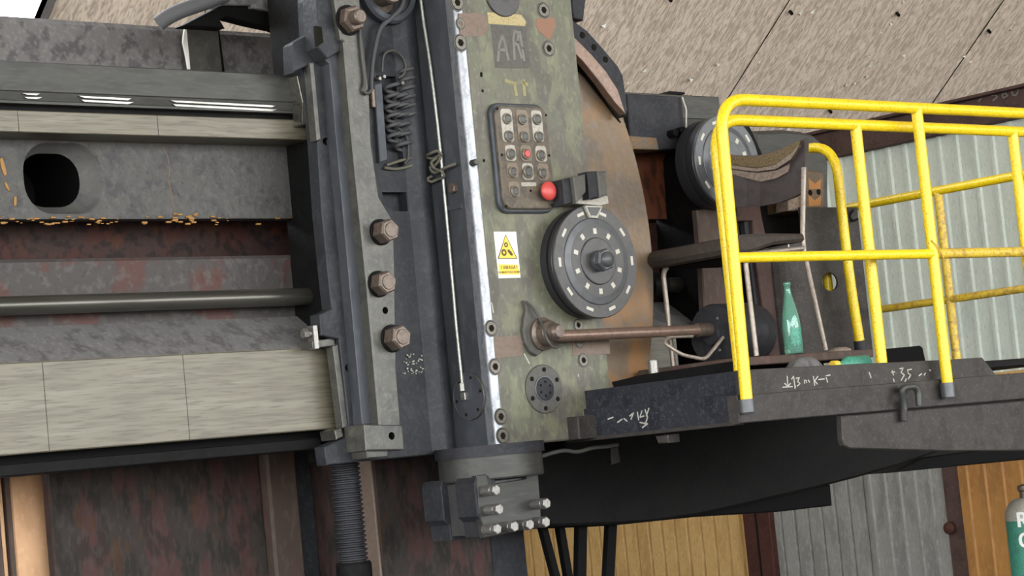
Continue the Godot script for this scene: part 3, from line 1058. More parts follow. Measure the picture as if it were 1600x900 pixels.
	# sloped shoulder above the lower guideway
	var zb := -.33
	st = begin()
	prism(st, FX, PackedVector2Array([Vector2(zl - .1, rowy(500, zl)), Vector2(zl + .012, rowy(505, zl)), Vector2(zb - .004, rowy(557, zb)), Vector2(zb - .004, rowy(575, zb)), Vector2(zl - .1, rowy(575, zl))]), -xb, -xa, 0)
	obj("shoulder", st.commit(), M.concrete, c)
	obj("lower_way", box_mesh(Vector3(xa, rowy(696, zb), zb - .2), Vector3(xm, rowy(557.5, zb), zb), .004), M.way, c)
	for q in [[72, 640], [291, 620]]:
		var sx := Z(q[0], q[1], zb).x
		obj("way_joint", box_mesh(Vector3(sx - .0012, rowy(695, zb), zb - .01), Vector3(sx + .0012, rowy(559, zb), zb + .0006), .0002), M.fascia, c)
	for q in [[29, 195], [247, 200]]:
		var sx := Z(q[0], q[1], zu).x
		obj("way_joint", box_mesh(Vector3(sx - .0012, y[5], zu - .01), Vector3(sx + .0012, y[4], zu + .0006), .0002), M.fascia, c)
	obj("under_groove", box_mesh(Vector3(xa, rowy(712, zb - .08), zb - .3), Vector3(xb, rowy(690, zb - .08), zb - .08), .002), M.darker, c)
	obj("lower_lip", box_mesh(Vector3(xa, rowy(728, zb - .03), zb - .3), Vector3(Z(510, 690, zb).x, rowy(709, zb - .03), zb - .03), .004), M.dark, c)
	# feed shaft
	var f := thing("feed_shaft", "round polished feed shaft running along the cross rail below the hole", "shaft", Vector3(-2, rowy(472, -.45), -.45))
	var ry := rowy(472, -.45)
	obj("shaft", tube_mesh(PackedVector3Array([Vector3(xa, ry, -.45), Vector3(xb, ry, -.45)]), .032, 28), M.rod, f)
	obj("collar", tube_mesh(PackedVector3Array([Vector3(Z(1012, 445, -.45).x, ry, -.45), Vector3(Z(1034, 445, -.45).x, ry, -.45)]), .052, 28), M.dark, f)
	# rear beam above the rail
	var zt := -.95
	var b := thing("top_beam", "grey mottled box beam above the cross rail with an upright rib", "beam", Vector3(-2, rowy(104, zt), zt))
	obj("beam", box_mesh(Vector3(xa, rowy(125, zt), zt - .4), Vector3(Z(470, 80, zt).x, rowy(36, zt), zt), .02), M.concrete, b)
	var p := zs([[291, 36], [340, 36], [348, 112], [297, 112]], zt + .05)
	obj("rib", prism_mesh(FZ, p, zt - .02, zt + .05, .004), M.strip, b)
	p = zs([[340, 42], [345, 42], [354, 112], [347, 112]], zt + .02)
	obj("rib_flange", prism_mesh(FZ, p, zt - .02, zt + .01, .002), M.dark, b)
	p = zs([[289, 44], [292, 46], [298, 108], [294, 108], [291, 90], [286, 66], [287, 56]], zt + .054)
	obj("white_paint_run", prism_mesh(FZ, p, zt + .046, zt + .053, .001), M.white, b)
	# dark arm and hose over it
	var d := thing("swing_arm", "dark swing arm with a thick hose above the top beam", "machine arm", Z(400, 60, -.6))
	p = zs([[285, 40], [345, 9], [392, 11], [482, 27], [484, 54], [452, 52], [430, 44], [392, 36], [354, 26], [344, 31], [352, 44], [330, 42]], -.62)
	obj("arm", prism_mesh(FZ, p, -.68, -.62, .004), M.darker, d)
	p = zs([[345, -30], [490, -30], [486, 22], [470, 24], [393, 13], [393, 8], [346, 8]], -.6)
	obj("plate", prism_mesh(FZ, p, -.68, -.6, .004), M.concrete, d)
	var path := curve([Z(247, 38, -.6), Z(262, 27, -.58), Z(285, 16, -.56), Z(320, 4, -.55), Z(352, -8, -.55)])
	obj("hose", tube_mesh(path, .028, 14), M.hose, d)
	for q in [[445, 47], [459, 50]]:
		var s := Z(q[0], q[1], -.58)
		obj("fitting", lathe_mesh(frame_at(FX, s), [Vector2(0, -.016), Vector2(.014, -.016), Vector2(.016, -.008), Vector2(.011, -.004), Vector2(.016, 0), Vector2(.011, .004), Vector2(.016, .008), Vector2(.014, .016), Vector2(0, .016)], 14), M.shiny, d)
	# swarf lying along the ledge
	st = begin()
	for i in 90:
		var px: float
		if i < 48: px = rng.randf_range(-30, 185)
		elif i < 78: px = rng.randf_range(222, 318)
		else: px = rng.randf_range(330, 480)
		var py := 345.0 + rng.randf_range(-7, 6)
		if i > 52 and i < 74:
			px = rng.randf_range(272, 308)
			py = 341.0 + rng.randf_range(-7, 7)
		var s := Z(px, py, zw + .004)
		var r := rng.randf_range(.002, .0065)
		box(st, s - Vector3(r * 1.6, r * .5, r), s + Vector3(r * 1.6, r * .6, r * .6), r * .2)
	var sw := obj("brass_swarf", st.commit(), M.swarf)
	tag(sw, "yellow metal swarf scattered along the ledge below the cored hole", "swarf")
	sw.set_meta("kind", "stuff")
	for pl in [[[0, 248], [4, 246], [9, 262], [11, 272], [7, 275], [2, 262]], [[7, 284], [11, 286], [15, 296], [14, 299], [9, 292]], [[22, 308], [26, 306], [26, 320], [22, 322]]]:
		obj("yellow_paint_chip", prism_mesh(FZ, zs(pl, zw + .004), zw - .01, zw + .004, .0006), M.swarf, c)
	# crack-like rusty run on the web
	st = begin()
	var crack := zs([[254, 228], [262, 245], [265, 262], [263, 280], [266, 296], [268, 312], [274, 330]], zw + .001)
	strokes(st, FZ, [Array(crack)], zw, .004)
	obj("rust_run", st.commit(), M.rusty, c)

# ---------- saddle, swivel plate, ram ----------
const ZS := -0.24     # front of the saddle slab
const ZG := -0.14     # front of the raised gib strip
const RL := -0.377    # the ram's left side
const RR := 0.213     # the ram's right side
const RB := 1.628     # the ram's underside

func build_saddle() -> void:
	var s := thing("saddle", "dark grey saddle slab with a raised bolted strip, left of the ram", "machine saddle", Z(610, 715, ZS))
	var o := zs([[483, -40], [480, 0], [483, 53], [460, 66], [457, 70], [459, 113], [484, 101], [496, 222], [503, 330], [515, 450], [519, 482], [500, 491], [502, 524], [530, 530], [545, 660], [540, 684], [507, 698], [511, 727], [574, 720]], ZS)
	var yb := Z(574, 720, ZS).y
	o.append(Vector2(RL + .05, yb))
	o.append(Vector2(RL + .05, Z(700, -40, ZS).y))
	var slab_mesh := prism_mesh(FZ, o, ZS - .06, ZS, .004)
	obj("slab_back", box_mesh(Vector3(Z(530, 400, ZS).x, yb + .01, ZS - .3), Vector3(RL + .04, 3.5, ZS - .055), .004), M.dark, s)
	var w0 := Z(597, 300, ZS)
	var w1 := Z(637, 326, ZS)
	var cuts := [[Vector3(w0.x, w1.y - .01, ZS - .05), Vector3(w1.x, w0.y, ZS + .02)]]
	var c0 := Z(588, 118, ZS)
	var c1 := Z(640, 262, ZS)
	cuts.append([Vector3(c0.x, c1.y, ZS - .03), Vector3(c1.x, c0.y, ZS + .02)])
	for h in [[545, 575, .016], [509, 221, .014]]:
		cuts.append([frame_at(FZ, Z(h[0], h[1], ZS)), h[2], .04])
	drilled("slab", slab_mesh, M.saddle, s, cuts)
	# raised strip: bright front, dark left side
	o = zs([[521, -40], [523, 0], [533, 62], [537, 66], [551, 225], [574, 450], [594, 675], [594, 702], [630, 702], [620, 580], [618, 450], [616, 346], [593, 308], [581, 225], [578, 150], [566, 40], [560, -40]], ZG)
	var strip_mesh := prism_mesh(FZ, o, ZS - .01, ZG, .006)
	cuts = []
	for h in [[602, 485, .013], [612, 681, .014]]:
		cuts.append([frame_at(FZ, Z(h[0], h[1], ZG)), h[2], .04])
	drilled("gib_strip", strip_mesh, M.strip, s, cuts)
	# dark side strip set against the gib, its edge a fine bright line
	o = zs([[499, -40], [501, 0], [503, 90], [515, 100], [566, 663], [597, 662], [560, 225], [531, -40]], ZS + .05)
	obj("side_strip", prism_mesh(FZ, o, ZS - .01, ZS + .05, .002), M.ram_side, s)
	o = zs([[494, -40], [497, 74], [512, 92], [540, 75], [530, 0], [528, -40]], ZS + .075)
	obj("top_block", drilled_dummy(prism_mesh(FZ, o, ZS - .01, ZS + .075, .004)), M.saddle, s)
	o = zs([[494, 40], [503, 42], [506, 66], [497, 72]], ZS + .078)
	obj("slot", prism_mesh(FZ, o, ZS + .06, ZS + .0762, .0002), M.hole, s)
	# step below the strip
	o = zs([[572, 702], [575, 716], [606, 714], [608, 703]], ZG - .01)
	obj("stop_block", prism_mesh(FZ, o, ZS - .01, ZG - .01, .004), M.strip, s)
	o = zs([[569, 663], [572, 704], [632, 703], [629, 664]], ZG + .012)
	drilled("end_block", prism_mesh(FZ, o, ZS - .005, ZG + .012, .004), M.strip, s, [[frame_at(FZ, Z(612, 681, ZG + .012)), .014, .05]])
	# soft vertical rib between the channel and the ram
	var xr0 := Z(650, 450, ZS).x
	var xr1 := Z(690, 450, ZS).x
	var prof := PackedVector2Array()
	for i in 13:
		var t := i / 12.0
		prof.append(Vector2(lerpf(xr0, xr1, t), -(ZS - .002 + .03 * pow(sin(t * PI), 1.2))))
	prof.append(Vector2(xr1, -(ZS - .05)))
	prof.append(Vector2(xr0, -(ZS - .05)))
	obj("rib", prism_mesh(FY, prof, yb + .01, 3.5, 0), M.saddle, s)
	# nuts
	nut(s, Z(594, 363, ZG), .043, .055)
	nut(s, Z(591, 444, ZG), .043, .05)
	nut(s, Z(612, 529, ZG), .045, .055)
	nut(s, Z(544, 32, ZG), .05, .035, .035)
	var big := Z(585, -4, ZS)
	obj("boss", lathe_mesh(frame_at(FZ, big), [Vector2(0, 0), Vector2(.07, 0), Vector2(.07, .03), Vector2(.045, .04), Vector2(.045, .10), Vector2(.04, .11), Vector2(0, .11)], 28), M.nut, s)
	var bow := Z(600, -14, ZS)
	obj("boss_ring", lathe_mesh(frame_at(FZ, bow), [Vector2(.10, 0), Vector2(.13, 0), Vector2(.13, .03), Vector2(.12, .04), Vector2(.10, .04), Vector2(.10, 0)], 32), M.ram_side, s)
	# wipers that run on the guideways
	var zu := -.30
	o = zs([[483, 98], [489, 98], [500, 218], [494, 220]], zu + .07)
	obj("wiper", prism_mesh(FZ, o, zu + .035, zu + .075, .002), M.strip, s)
	o = zs([[464, 118], [470, 117], [478, 160], [477, 195], [472, 194], [473, 160]], zu)
	obj("wiper_edge", prism_mesh(FZ, o, zu - .06, zu, .001), M.shiny, s)
	o = zs([[520, 541], [528, 538], [544, 665], [536, 669]], zu + .05)
	obj("wiper", prism_mesh(FZ, o, zu + .01, zu + .05, .002), M.strip, s)
	o = zs([[488, 533], [522, 528], [524, 540], [489, 544]], zu + .04)
	obj("wiper_top", prism_mesh(FZ, o, zu - .05, zu + .04, .002), M.strip, s)
	var b := Z(490, 522, zu + .03)
	obj("clamp_bolt", tube_mesh(PackedVector3Array([b + Vector3(-.05, .004, 0), b + Vector3(.07, -.004, 0)]), .011, 12), M.bolt, s)
	obj("clamp_plate", box_mesh(b + Vector3(-.013, -.055, -.02), b + Vector3(.006, .03, .02), .002), M.bolt, s)
	obj("clamp_nut", put_mesh(hex_mesh(.019, .02), frame_at(FX, b + Vector3(-.028, .003, 0))), M.bolt, s)
	o = zs([[523, 672], [534, 668], [537, 682], [526, 687]], zu + .06)
	obj("drip_block", prism_mesh(FZ, o, zu - .03, zu + .06, .003), M.shiny, s)
	# speckles of swarf stuck on oil
	var st := begin()
	for i in 46:
		var q := Z(634 + rng.randf_range(-9, 22) + 4, 569 + rng.randf_range(-15, 16), ZS + .004)
		box(st, q, q + Vector3(rng.randf_range(.003, .008), rng.randf_range(.003, .006), .003), .0005)
	var sp := obj("swarf_speckles", st.commit(), M.label_plate, s)
	sp.set_meta("kind", "stuff")
	# coiled hoses in the sunken panel
	var cp := thing("hose_coil", "two dark coiled hoses in the sunken panel left of the oil pipe", "hose", Z(615, 255, ZS))
	for q in [[608, 152, 222, .021], [622, 168, 236, .023], [631, 128, 190, .021]]:
		var top := Z(q[0] + 3, q[1] - 22, ZS + .012)
		var bot := Z(q[0] + 8, q[2], ZS + .012)
		var path := []
		var turns := 6
		for i in turns * 10 + 1:
			var t := float(i) / (turns * 10)
			var a := t * turns * TAU
			var c := top.lerp(bot, t)
			path.append(c + Vector3(cos(a) * q[3] * 1.35, 0, sin(a) * q[3]))
		obj("coil", tube_mesh(PackedVector3Array(path), .0075, 8), M.hose, cp)
	o = zs([[585, 132], [597, 128], [606, 250], [594, 254]], ZS + .02)
	obj("holder_plate", prism_mesh(FZ, o, ZS - .03, ZS + .02, .003), M.ram_side, cp)
	obj("tail", tube_mesh(curve([Z(622, 122, ZS + .02), Z(630, 117, ZS + .03), Z(634, 104, ZS + .03), Z(628, 88, ZS + .03), Z(614, 79, ZS + .03), Z(600, 86, ZS + .03), Z(597, 112, ZS + .02)]), .005, 8), M.cable, cp)
	obj("tail", tube_mesh(curve([Z(622, 200, ZS + .03), Z(636, 215, ZS + .02), Z(638, 245, ZS + .02), Z(632, 256, ZS + .02)]), .005, 8), M.cable, cp)
	for q in [[589, 124], [596, 121], [625, 131], [630, 125]]:
		obj("fitting", put_mesh(disc_mesh(.008, .02), frame_at(FZ, Z(q[0], q[1], ZS + .01))), M.bolt, cp)
	# hose coming down from the top
	var ho := thing("oil_hose", "grey flexible hose looping down the channel to the coil holder", "hose", Z(582, 130, ZS))
	obj("hose", tube_mesh(curve([Z(633, -20, ZS + .05), Z(628, 10, ZS + .05), Z(612, 28, ZS + .045), Z(596, 42, ZS + .04), Z(588, 65, ZS + .03), Z(582, 100, ZS + .03), Z(580, 135, ZS + .03), Z(583, 160, ZS + .03)]), .0085, 10), M.hose, ho)
	obj("end_fitting", tube_mesh(PackedVector3Array([Z(581, 140, ZS + .03), Z(583, 168, ZS + .03)]), .012, 10), M.nut, ho)
	var l2 := thing("grease_line", "thin grease line along the gib strip ending in a small hook", "pipe", Z(572, 140, ZG))
	obj("line", tube_mesh(curve([Z(562, 45, ZG + .01), Z(566, 90, ZG + .01), Z(570, 125, ZG + .01), Z(568, 140, ZG + .012), Z(574, 146, ZG + .012), Z(581, 140, ZG + .01)]), .006, 8), M.cable, l2)
	# cable bundle tied to the oil pipe
	var k := thing("cable_knot", "tangle of grey wire and cord tied round the oil pipe", "wire", Z(686, 262, -.2))
	for pts in [[[600, 262], [620, 264], [645, 258], [662, 246], [672, 240], [684, 236], [688, 246], [680, 258], [672, 262], [680, 270], [696, 262], [712, 256]], [[640, 246], [660, 244], [676, 248], [690, 240]], [[675, 275], [668, 280], [674, 284], [684, 280], [694, 276], [690, 268], [680, 264], [674, 254], [684, 246]], [[604, 258], [630, 250], [652, 246]]]:
		var path := []
		for p in pts:
			path.append(Z(p[0], p[1], ZS + .01) if p[0] < 655 else X(p[0], p[1], RL - .016 - rng.randf_range(0, .02)))
		obj("cord", tube_mesh(curve(path), .0055, 8), M.rope, k)
	# oil pipe
	var op := thing("oil_pipe", "thin pale oil pipe running down the dark channel beside the ram", "pipe", Z(725, 612, -.18))
	var xp := RL - .012
	var pp := []
	for q in [[655, -20], [662, 35], [672, 100], [682, 180], [689, 245], [697, 330], [706, 430], [714, 520], [723, 604]]:
		pp.append(X(q[0], q[1], xp))
	obj("tube", tube_mesh(curve(pp), .0065, 10), M.pipe, op)
	obj("union", put_mesh(hex_mesh(.014, .03), Transform3D(FY.basis, X(723, 611, xp))), M.bolt, op)
	var el := X(727, 618, xp)
	obj("elbow", box_mesh(el + Vector3(-.014, -.018, -.014), el + Vector3(.012, .012, .014), .003), M.bolt, op)

func drilled_dummy(m: ArrayMesh) -> ArrayMesh:
	return m

# a cached mesh moved to a place, as a mesh of its own in world coordinates
func put_mesh(m: Mesh, t: Transform3D) -> ArrayMesh:
	var st := begin()
	st.append_from(m, 0, t)
	return st.commit()

func build_swivel() -> void:
	var zd := -.13
	var w := thing("swivel_plate", "large round brown swivel plate behind the ram", "machine plate", Vector3(-.1, 1.7, zd))
	# its right-hand edge as seen beside the ram
	var e := [Z(972, 176, zd), Z(998, 340, zd), Z(1018, 545, zd)]
	var c := Vector2(e[2].x, e[2].y)
	var a := Vector2(e[0].x, e[0].y)
	var r := 1.5
	var m := (a + c) / 2
	var half := a.distance_to(c) / 2
	var cen := m + Vector2(-(a - c).y, (a - c).x).normalized() * sqrt(r * r - half * half)
	var poly := PackedVector2Array()
	poly.append(Vector2(RL + .06, 1.66))
	var a0 := (c - cen).angle() - .08
	var a1 := (Vector2(Z(897, 75, zd).x, Z(897, 75, zd).y) - cen).angle()
	a1 = maxf(a1, (a - cen).angle() + .25)
	var n := 40
	poly.append(Vector2(cen.x + r * cos(a0), 1.66))
	for i in n + 1:
		var t := lerpf(a0, a1, float(i) / n)
		poly.append(cen + Vector2(cos(t), sin(t)) * r)
	poly.append(Vector2(RL + .06, poly[poly.size() - 1].y))
	obj("disc", prism_mesh(FZ, poly, zd - .16, zd, .006), M.swivel, w)
	# slotted guard over the top of the plate
	var zg := -.06
	var o := zs([[886, 18], [895, 31], [918, 48], [945, 78], [966, 103], [974, 118], [981, 170], [979, 182], [965, 163], [940, 124], [915, 92], [890, 70]], zg)
	obj("guard_ring", prism_mesh(FZ, o, zg - .05, zg, .004), M.hide, w)
	o = zs([[890, 56], [900, 60], [925, 85], [948, 112], [966, 140], [978, 178], [960, 158], [938, 128], [912, 96], [890, 74]], zg + .006)
	obj("guard_edge", prism_mesh(FZ, o, zg - .03, zg + .004, .002), M.lever, w)
	for q in [[910, 55], [928, 74], [946, 93]]:
		put("screw_hole", disc_mesh(.013, .004), M.hole, w, frame_at(FZ, Z(q[0], q[1], zg)))
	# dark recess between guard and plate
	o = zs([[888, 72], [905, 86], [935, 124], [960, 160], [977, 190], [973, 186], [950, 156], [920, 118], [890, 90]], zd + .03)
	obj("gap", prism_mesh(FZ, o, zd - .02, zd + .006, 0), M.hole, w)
	# bracket at the very top, right of the ram
	o = zs([[893, -40], [922, -40], [915, 6], [912, 32], [897, 28], [894, 8]], zg)
	obj("top_bracket", prism_mesh(FZ, o, zg - .1, zg, .004), M.hide, w)

func build_ram() -> void:
	var r := thing("ram", "tall green-grey ram with worn bright left edge, cap screws and patched paint", "machine ram", Vector3((RL + RR) / 2, RB, 0))
	var top := 3.62
	var eb := .027
	# front
	obj("front", box_mesh(Vector3(RL + eb, RB, -.05), Vector3(RR, top, 0), .006), M.ram_front, r)
	# worn rounded edge
	var prof := PackedVector2Array()
	for i in 9:
		var a := PI / 2 * i / 8.0
		prof.append(Vector2(RL + eb - sin(a) * eb, -(-eb + cos(a) * eb) ))
	prof.append(Vector2(RL, .06))
	prof.append(Vector2(RL + eb, .06))
	obj("worn_edge", prism_mesh(FY, prof, RB, top, 0), M.bare, r)
	obj("side", box_mesh(Vector3(RL + .001, RB, -.32), Vector3(RR - .002, top, -eb), .004), M.ram_side, r)
	# cap screws
	for q in [[714, 4, .031], [719, 37, .021], [719, 67, .031], [849, 16, .03], [857, 76, .03], [767, 513, .029], [773, 573, .029], [782, 651, .029], [785, 681, .029], [911, 563, .026], [905, 534, .024], [903, 508, .024]]:
		cap_screw(r, Z(q[0], q[1], 0), FZ, q[2])
	for q in [[737, 255], [756, 251], [752, 115], [754, 142], [752, 118]]:
		if q[0] == 737:
			obj("peg", put_mesh(disc_mesh(.012, .03, .003), frame_at(FZ, Z(q[0], q[1], 0))), M.button, r)
		else:
			put("pin_hole", disc_mesh(.006, .001, .0003), M.hole, r, frame_at(FZ, Z(q[0], q[1], 0)))
	# patches of filler and flat marks
	var mk := func(called: String, pts: Array, m: Material, h := .0015) -> void:
		obj(called, prism_mesh(FZ, zs(pts, 0), -.004, h, .0005), m, r)
	mk.call("filler_patch", [[716, 21], [748, 20], [757, 25], [762, 34], [763, 44], [758, 53], [750, 57], [719, 56]], M.patch)
	mk.call("filler_patch", [[771, 527], [812, 524], [817, 536], [816, 556], [774, 560]], M.patch)
	mk.call("filler_patch", [[893, 527], [951, 522], [953, 553], [895, 556]], M.patch)
	mk.call("heart_patch", [[838, 30], [846, 27], [851, 30], [858, 27], [866, 28], [868, 36], [866, 46], [860, 60], [858, 63], [850, 56], [841, 48], [837, 40]], M.heart)
	mk.call("tape_label", [[761, 19], [814, 23], [822, 34], [820, 41], [763, 37]], M.tape)
	mk.call("painted_square", [[767, 39], [822, 42], [829, 103], [824, 107], [774, 106]], M.plate_dark)
	var st := begin()
	var ch := []
	for l in [[[778, 95], [780, 70], [785, 55], [789, 68], [794, 93]], [[780, 78], [790, 78]], [[804, 92], [802, 60], [804, 48], [810, 52], [809, 66], [804, 70]], [[809, 70], [815, 90]], [[812, 50], [816, 75], [819, 94]]]:
		ch.append(Array(zs(l, .0016)))
	strokes(st, FZ, ch, .001, .011)
	obj("chalk_letters", st.commit(), M.chalk_dim, r)
	st = begin()
	ch = []
	for l in [[[790, 126], [798, 129], [806, 131]], [[804, 132], [807, 148]], [[818, 126], [820, 148]], [[815, 128], [824, 132]]]:
		ch.append(Array(zs(l, .0016)))
	strokes(st, FZ, ch, .0005, .014)
	obj("chalk_mark", st.commit(), M.chalk_yellow, r)
	st = begin()
	ch = []
	for l in [[[768, 473], [771, 488]], [[819, 553], [827, 568]], [[903, 585], [904, 588]]]:
		ch.append(Array(zs(l, .001)))
	strokes(st, FZ, ch, .0005, .005)
	obj("paint_scratch", st.commit(), M.chalk, r)
	put("top_cap", disc_mesh(.085, .008, .003, 32), M.dial, r, frame_at(FZ, Z(784, -8, 0)))
	# round bearing cover low on the front
	var bc := Z(849, 608, 0)
	put("bearing_cover", disc_mesh(.091, .008, .003, 36), M.plate_dark, r, frame_at(FZ, bc))
	put("cover_ring", ring_mesh(.05, .044, .004), M.dial_grey, r, frame_at(FZ, bc + Vector3(0, 0, .007)))
	put("cover_centre", disc_mesh(.043, .006, .002), M.hide, r, frame_at(FZ, bc + Vector3(0, 0, .006)))
	for i in 6:
		var a := i * TAU / 6 + .45
		put("cover_screw", disc_mesh(.0085, .003, .001), M.hole, r, frame_at(FZ, bc + Vector3(cos(a) * .072, sin(a) * .072, .008)))
		put("centre_screw", disc_mesh(.0045, .002, .0006), M.hole, r, frame_at(FZ, bc + Vector3(cos(a) * .026, sin(a) * .026, .012)))
	# round cover on the left side
	var sc := X(735, 619, RL)
	put("side_cover", disc_mesh(.088, .009, .003, 36), M.ram_side, r, frame_at(FX, sc))
	put("cover_rim", ring_mesh(.0885, .084, .0115), M.strip, r, frame_at(FX, sc))
	for i in 6:
		var a := i * TAU / 6 + .2
		put("cover_screw", disc_mesh(.006, .002, .0006), M.hole, r, frame_at(FX, sc + Vector3(-.0095, sin(a) * .07, cos(a) * .07)))
	var sb := X(711, 294, RL)
	put("side_bolt", hex_mesh(.02, .02), M.nut, r, frame_at(FX, sb))
	var pl := xs([[700, 322], [722, 319], [723, 325], [701, 330]], RL)
	obj("side_strap", prism_mesh(FX, pl, -RL - .002, -RL + .006, .001), M.ram_side, r)
	# warning sign
	var s := thing("warning_sign", "white and yellow triangular hazard sticker on the front of the ram", "sign", Z(792, 434, 0))
	obj("backing", prism_mesh(FZ, zs([[771, 362], [806, 362], [813, 434], [779, 435]], 0), -.002, .0016, .0003), M.white, s)
	obj("triangle_border", prism_mesh(FZ, zs([[789.4, 366], [808, 404.5], [777, 404.5]], 0), -.002, .0021, 0), M.sign_ink, s)
	obj("triangle", prism_mesh(FZ, zs([[789.5, 368.5], [806, 403.2], [779, 403.2]], 0), -.002, .0026, 0), M.sign_yellow, s)
	obj("yellow_band", prism_mesh(FZ, zs([[778, 413], [809, 413.5], [811, 429], [780, 429.5]], 0), -.002, .0021, 0), M.sign_yellow, s)
	for q in [[790.6, 382.5, .0095], [787.5, 394.5, .013]]:
		put("gear", ring_mesh(q[2], q[2] * .42, .0008), M.sign_ink, s, frame_at(FZ, Z(q[0], q[1], .0026)))
	obj("hand", prism_mesh(FZ, zs([[793, 389.5], [795, 390], [799, 393.5], [801, 397], [801, 399.5], [798.5, 399.5], [796, 396.5], [793.5, 393.5]], .0026), .002, .0034, 0), M.sign_ink, s)
	for q in [["! UWAGA !", 795.6, 417.8, .017], ["ELEMENTY RUCHOME", 795.6, 425.2, .0105]]:
		var tm := TextMesh.new()
		tm.text = q[0]
		var fnt := SystemFont.new()
		fnt.font_names = PackedStringArray(["Droid Sans"])
		fnt.font_weight = 700
		tm.font = fnt
		tm.font_size = 32
		tm.pixel_size = q[3] / 32.0
		tm.depth = .0006
		put("lettering", tm, M.sign_ink, s, frame_at(FZ, Z(q[1], q[2], .0024)))

func build_control_panel() -> void:
	var p := thing("control_panel", "push-button control panel with thirteen buttons and a red stop knob on the ram", "control panel", Z(823, 328, 0))
	var a := Z(774, 166, .03)
	var b := Z(869, 326, .03)
	var lo := Vector2(a.x + .003, b.y)
	var hi := Vector2(b.x + .0, a.y)
	# shape follows the photographed outline: upright rounded rectangle
	var yl := Z(790, 327, .03).y
	var yh := Z(815, 166, .03).y
	var xl := (Z(772, 170, .03).x + Z(787, 320, .03).x) / 2
	var xh := (Z(854, 185, .03).x + Z(868, 318, .03).x) / 2
	obj("backplate", prism_mesh(FZ, rrect(xl - .012, yl - .012, xh + .006, yh + .012, .045), 0, .02, .006), M.ram_side, p)
	obj("faceplate", prism_mesh(FZ, rrect(xl, yl, xh, yh, .04), .015, .034, .005), M.panel, p)
	var zf := .034
	# label plates: the two upper rows share long plates
	for q in [[[781, 169], [799, 171], [803, 223], [785, 221], 0], [[805, 171], [823, 172], [828, 222], [810, 222], 1], [[829, 172], [845, 173], [850, 222], [833, 222], 0],
		[[788, 226], [804, 227], [807, 252], [791, 251], 0], [[811, 227], [828, 227], [832, 252], [815, 252], 1], [[835, 228], [852, 228], [855, 253], [838, 253], 0],
		[[790, 254], [807, 254], [811, 278], [794, 279], 1], [[814, 255], [831, 255], [835, 281], [818, 281], 0], [[838, 256], [855, 255], [859, 282], [842, 282], 1],
		[[793, 283], [810, 284], [813, 308], [796, 309], 1], [[813, 284], [837, 286], [838, 292], [815, 291], 0]]:
		var pts := zs([q[0], q[1], q[2], q[3]], zf)
		var c := Vector2.ZERO
		for v in pts:
			c += v / 4.0
		var w := (pts[1].x - pts[0].x + pts[2].x - pts[3].x) / 2
		var h := (pts[0].y - pts[3].y + pts[1].y - pts[2].y) / 2
		obj("label_plate", prism_mesh(FZ, rrect(c.x - w / 2, c.y - h / 2, c.x + w / 2, c.y + h / 2, minf(w, h) * .25, 4), zf - .004, zf + .003, .001), M.label_brown if q[4] else M.label_plate, p)
	var btn := [[792, 186], [816, 187], [839, 187], [795, 213], [819, 214], [842, 214], [798, 241], [822, 241], [845, 243], [801, 269], [825, 269], [848, 271], [804, 299]]
	for i in btn.size():
		var at := Z(btn[i][0] - 1.5, btn[i][1], zf)
		var rr := .021 if i != 10 else .025
		var ringo := put("button_ring", ring_mesh(rr, rr * .68, .014), M.ring, p, frame_at(FZ, at))
		put("button", disc_mesh(rr * .66, .011 if i != 7 else .016, .002), M.red if i == 7 else M.button, ringo, frame_at(FZ, at))
	var es := Z(850, 300, zf)
	obj("stop_collar", put_mesh(disc_mesh(.022, .014), frame_at(FZ, es)), M.button, p)
	obj("stop_knob", lathe_mesh(frame_at(FZ, es), [Vector2(.014, .012), Vector2(.032, .016), Vector2(.036, .024), Vector2(.035, .032), Vector2(.026, .038), Vector2(.012, .041), Vector2(0, .0415)], 28, true), M.red, p)
	for q in [[777, 170], [853, 180], [784, 242], [858, 243], [829, 298], [791, 322], [862, 320]]:
		put("screw", disc_mesh(.005, .002, .0006), M.hole, p, frame_at(FZ, Z(q[0], q[1], zf)))

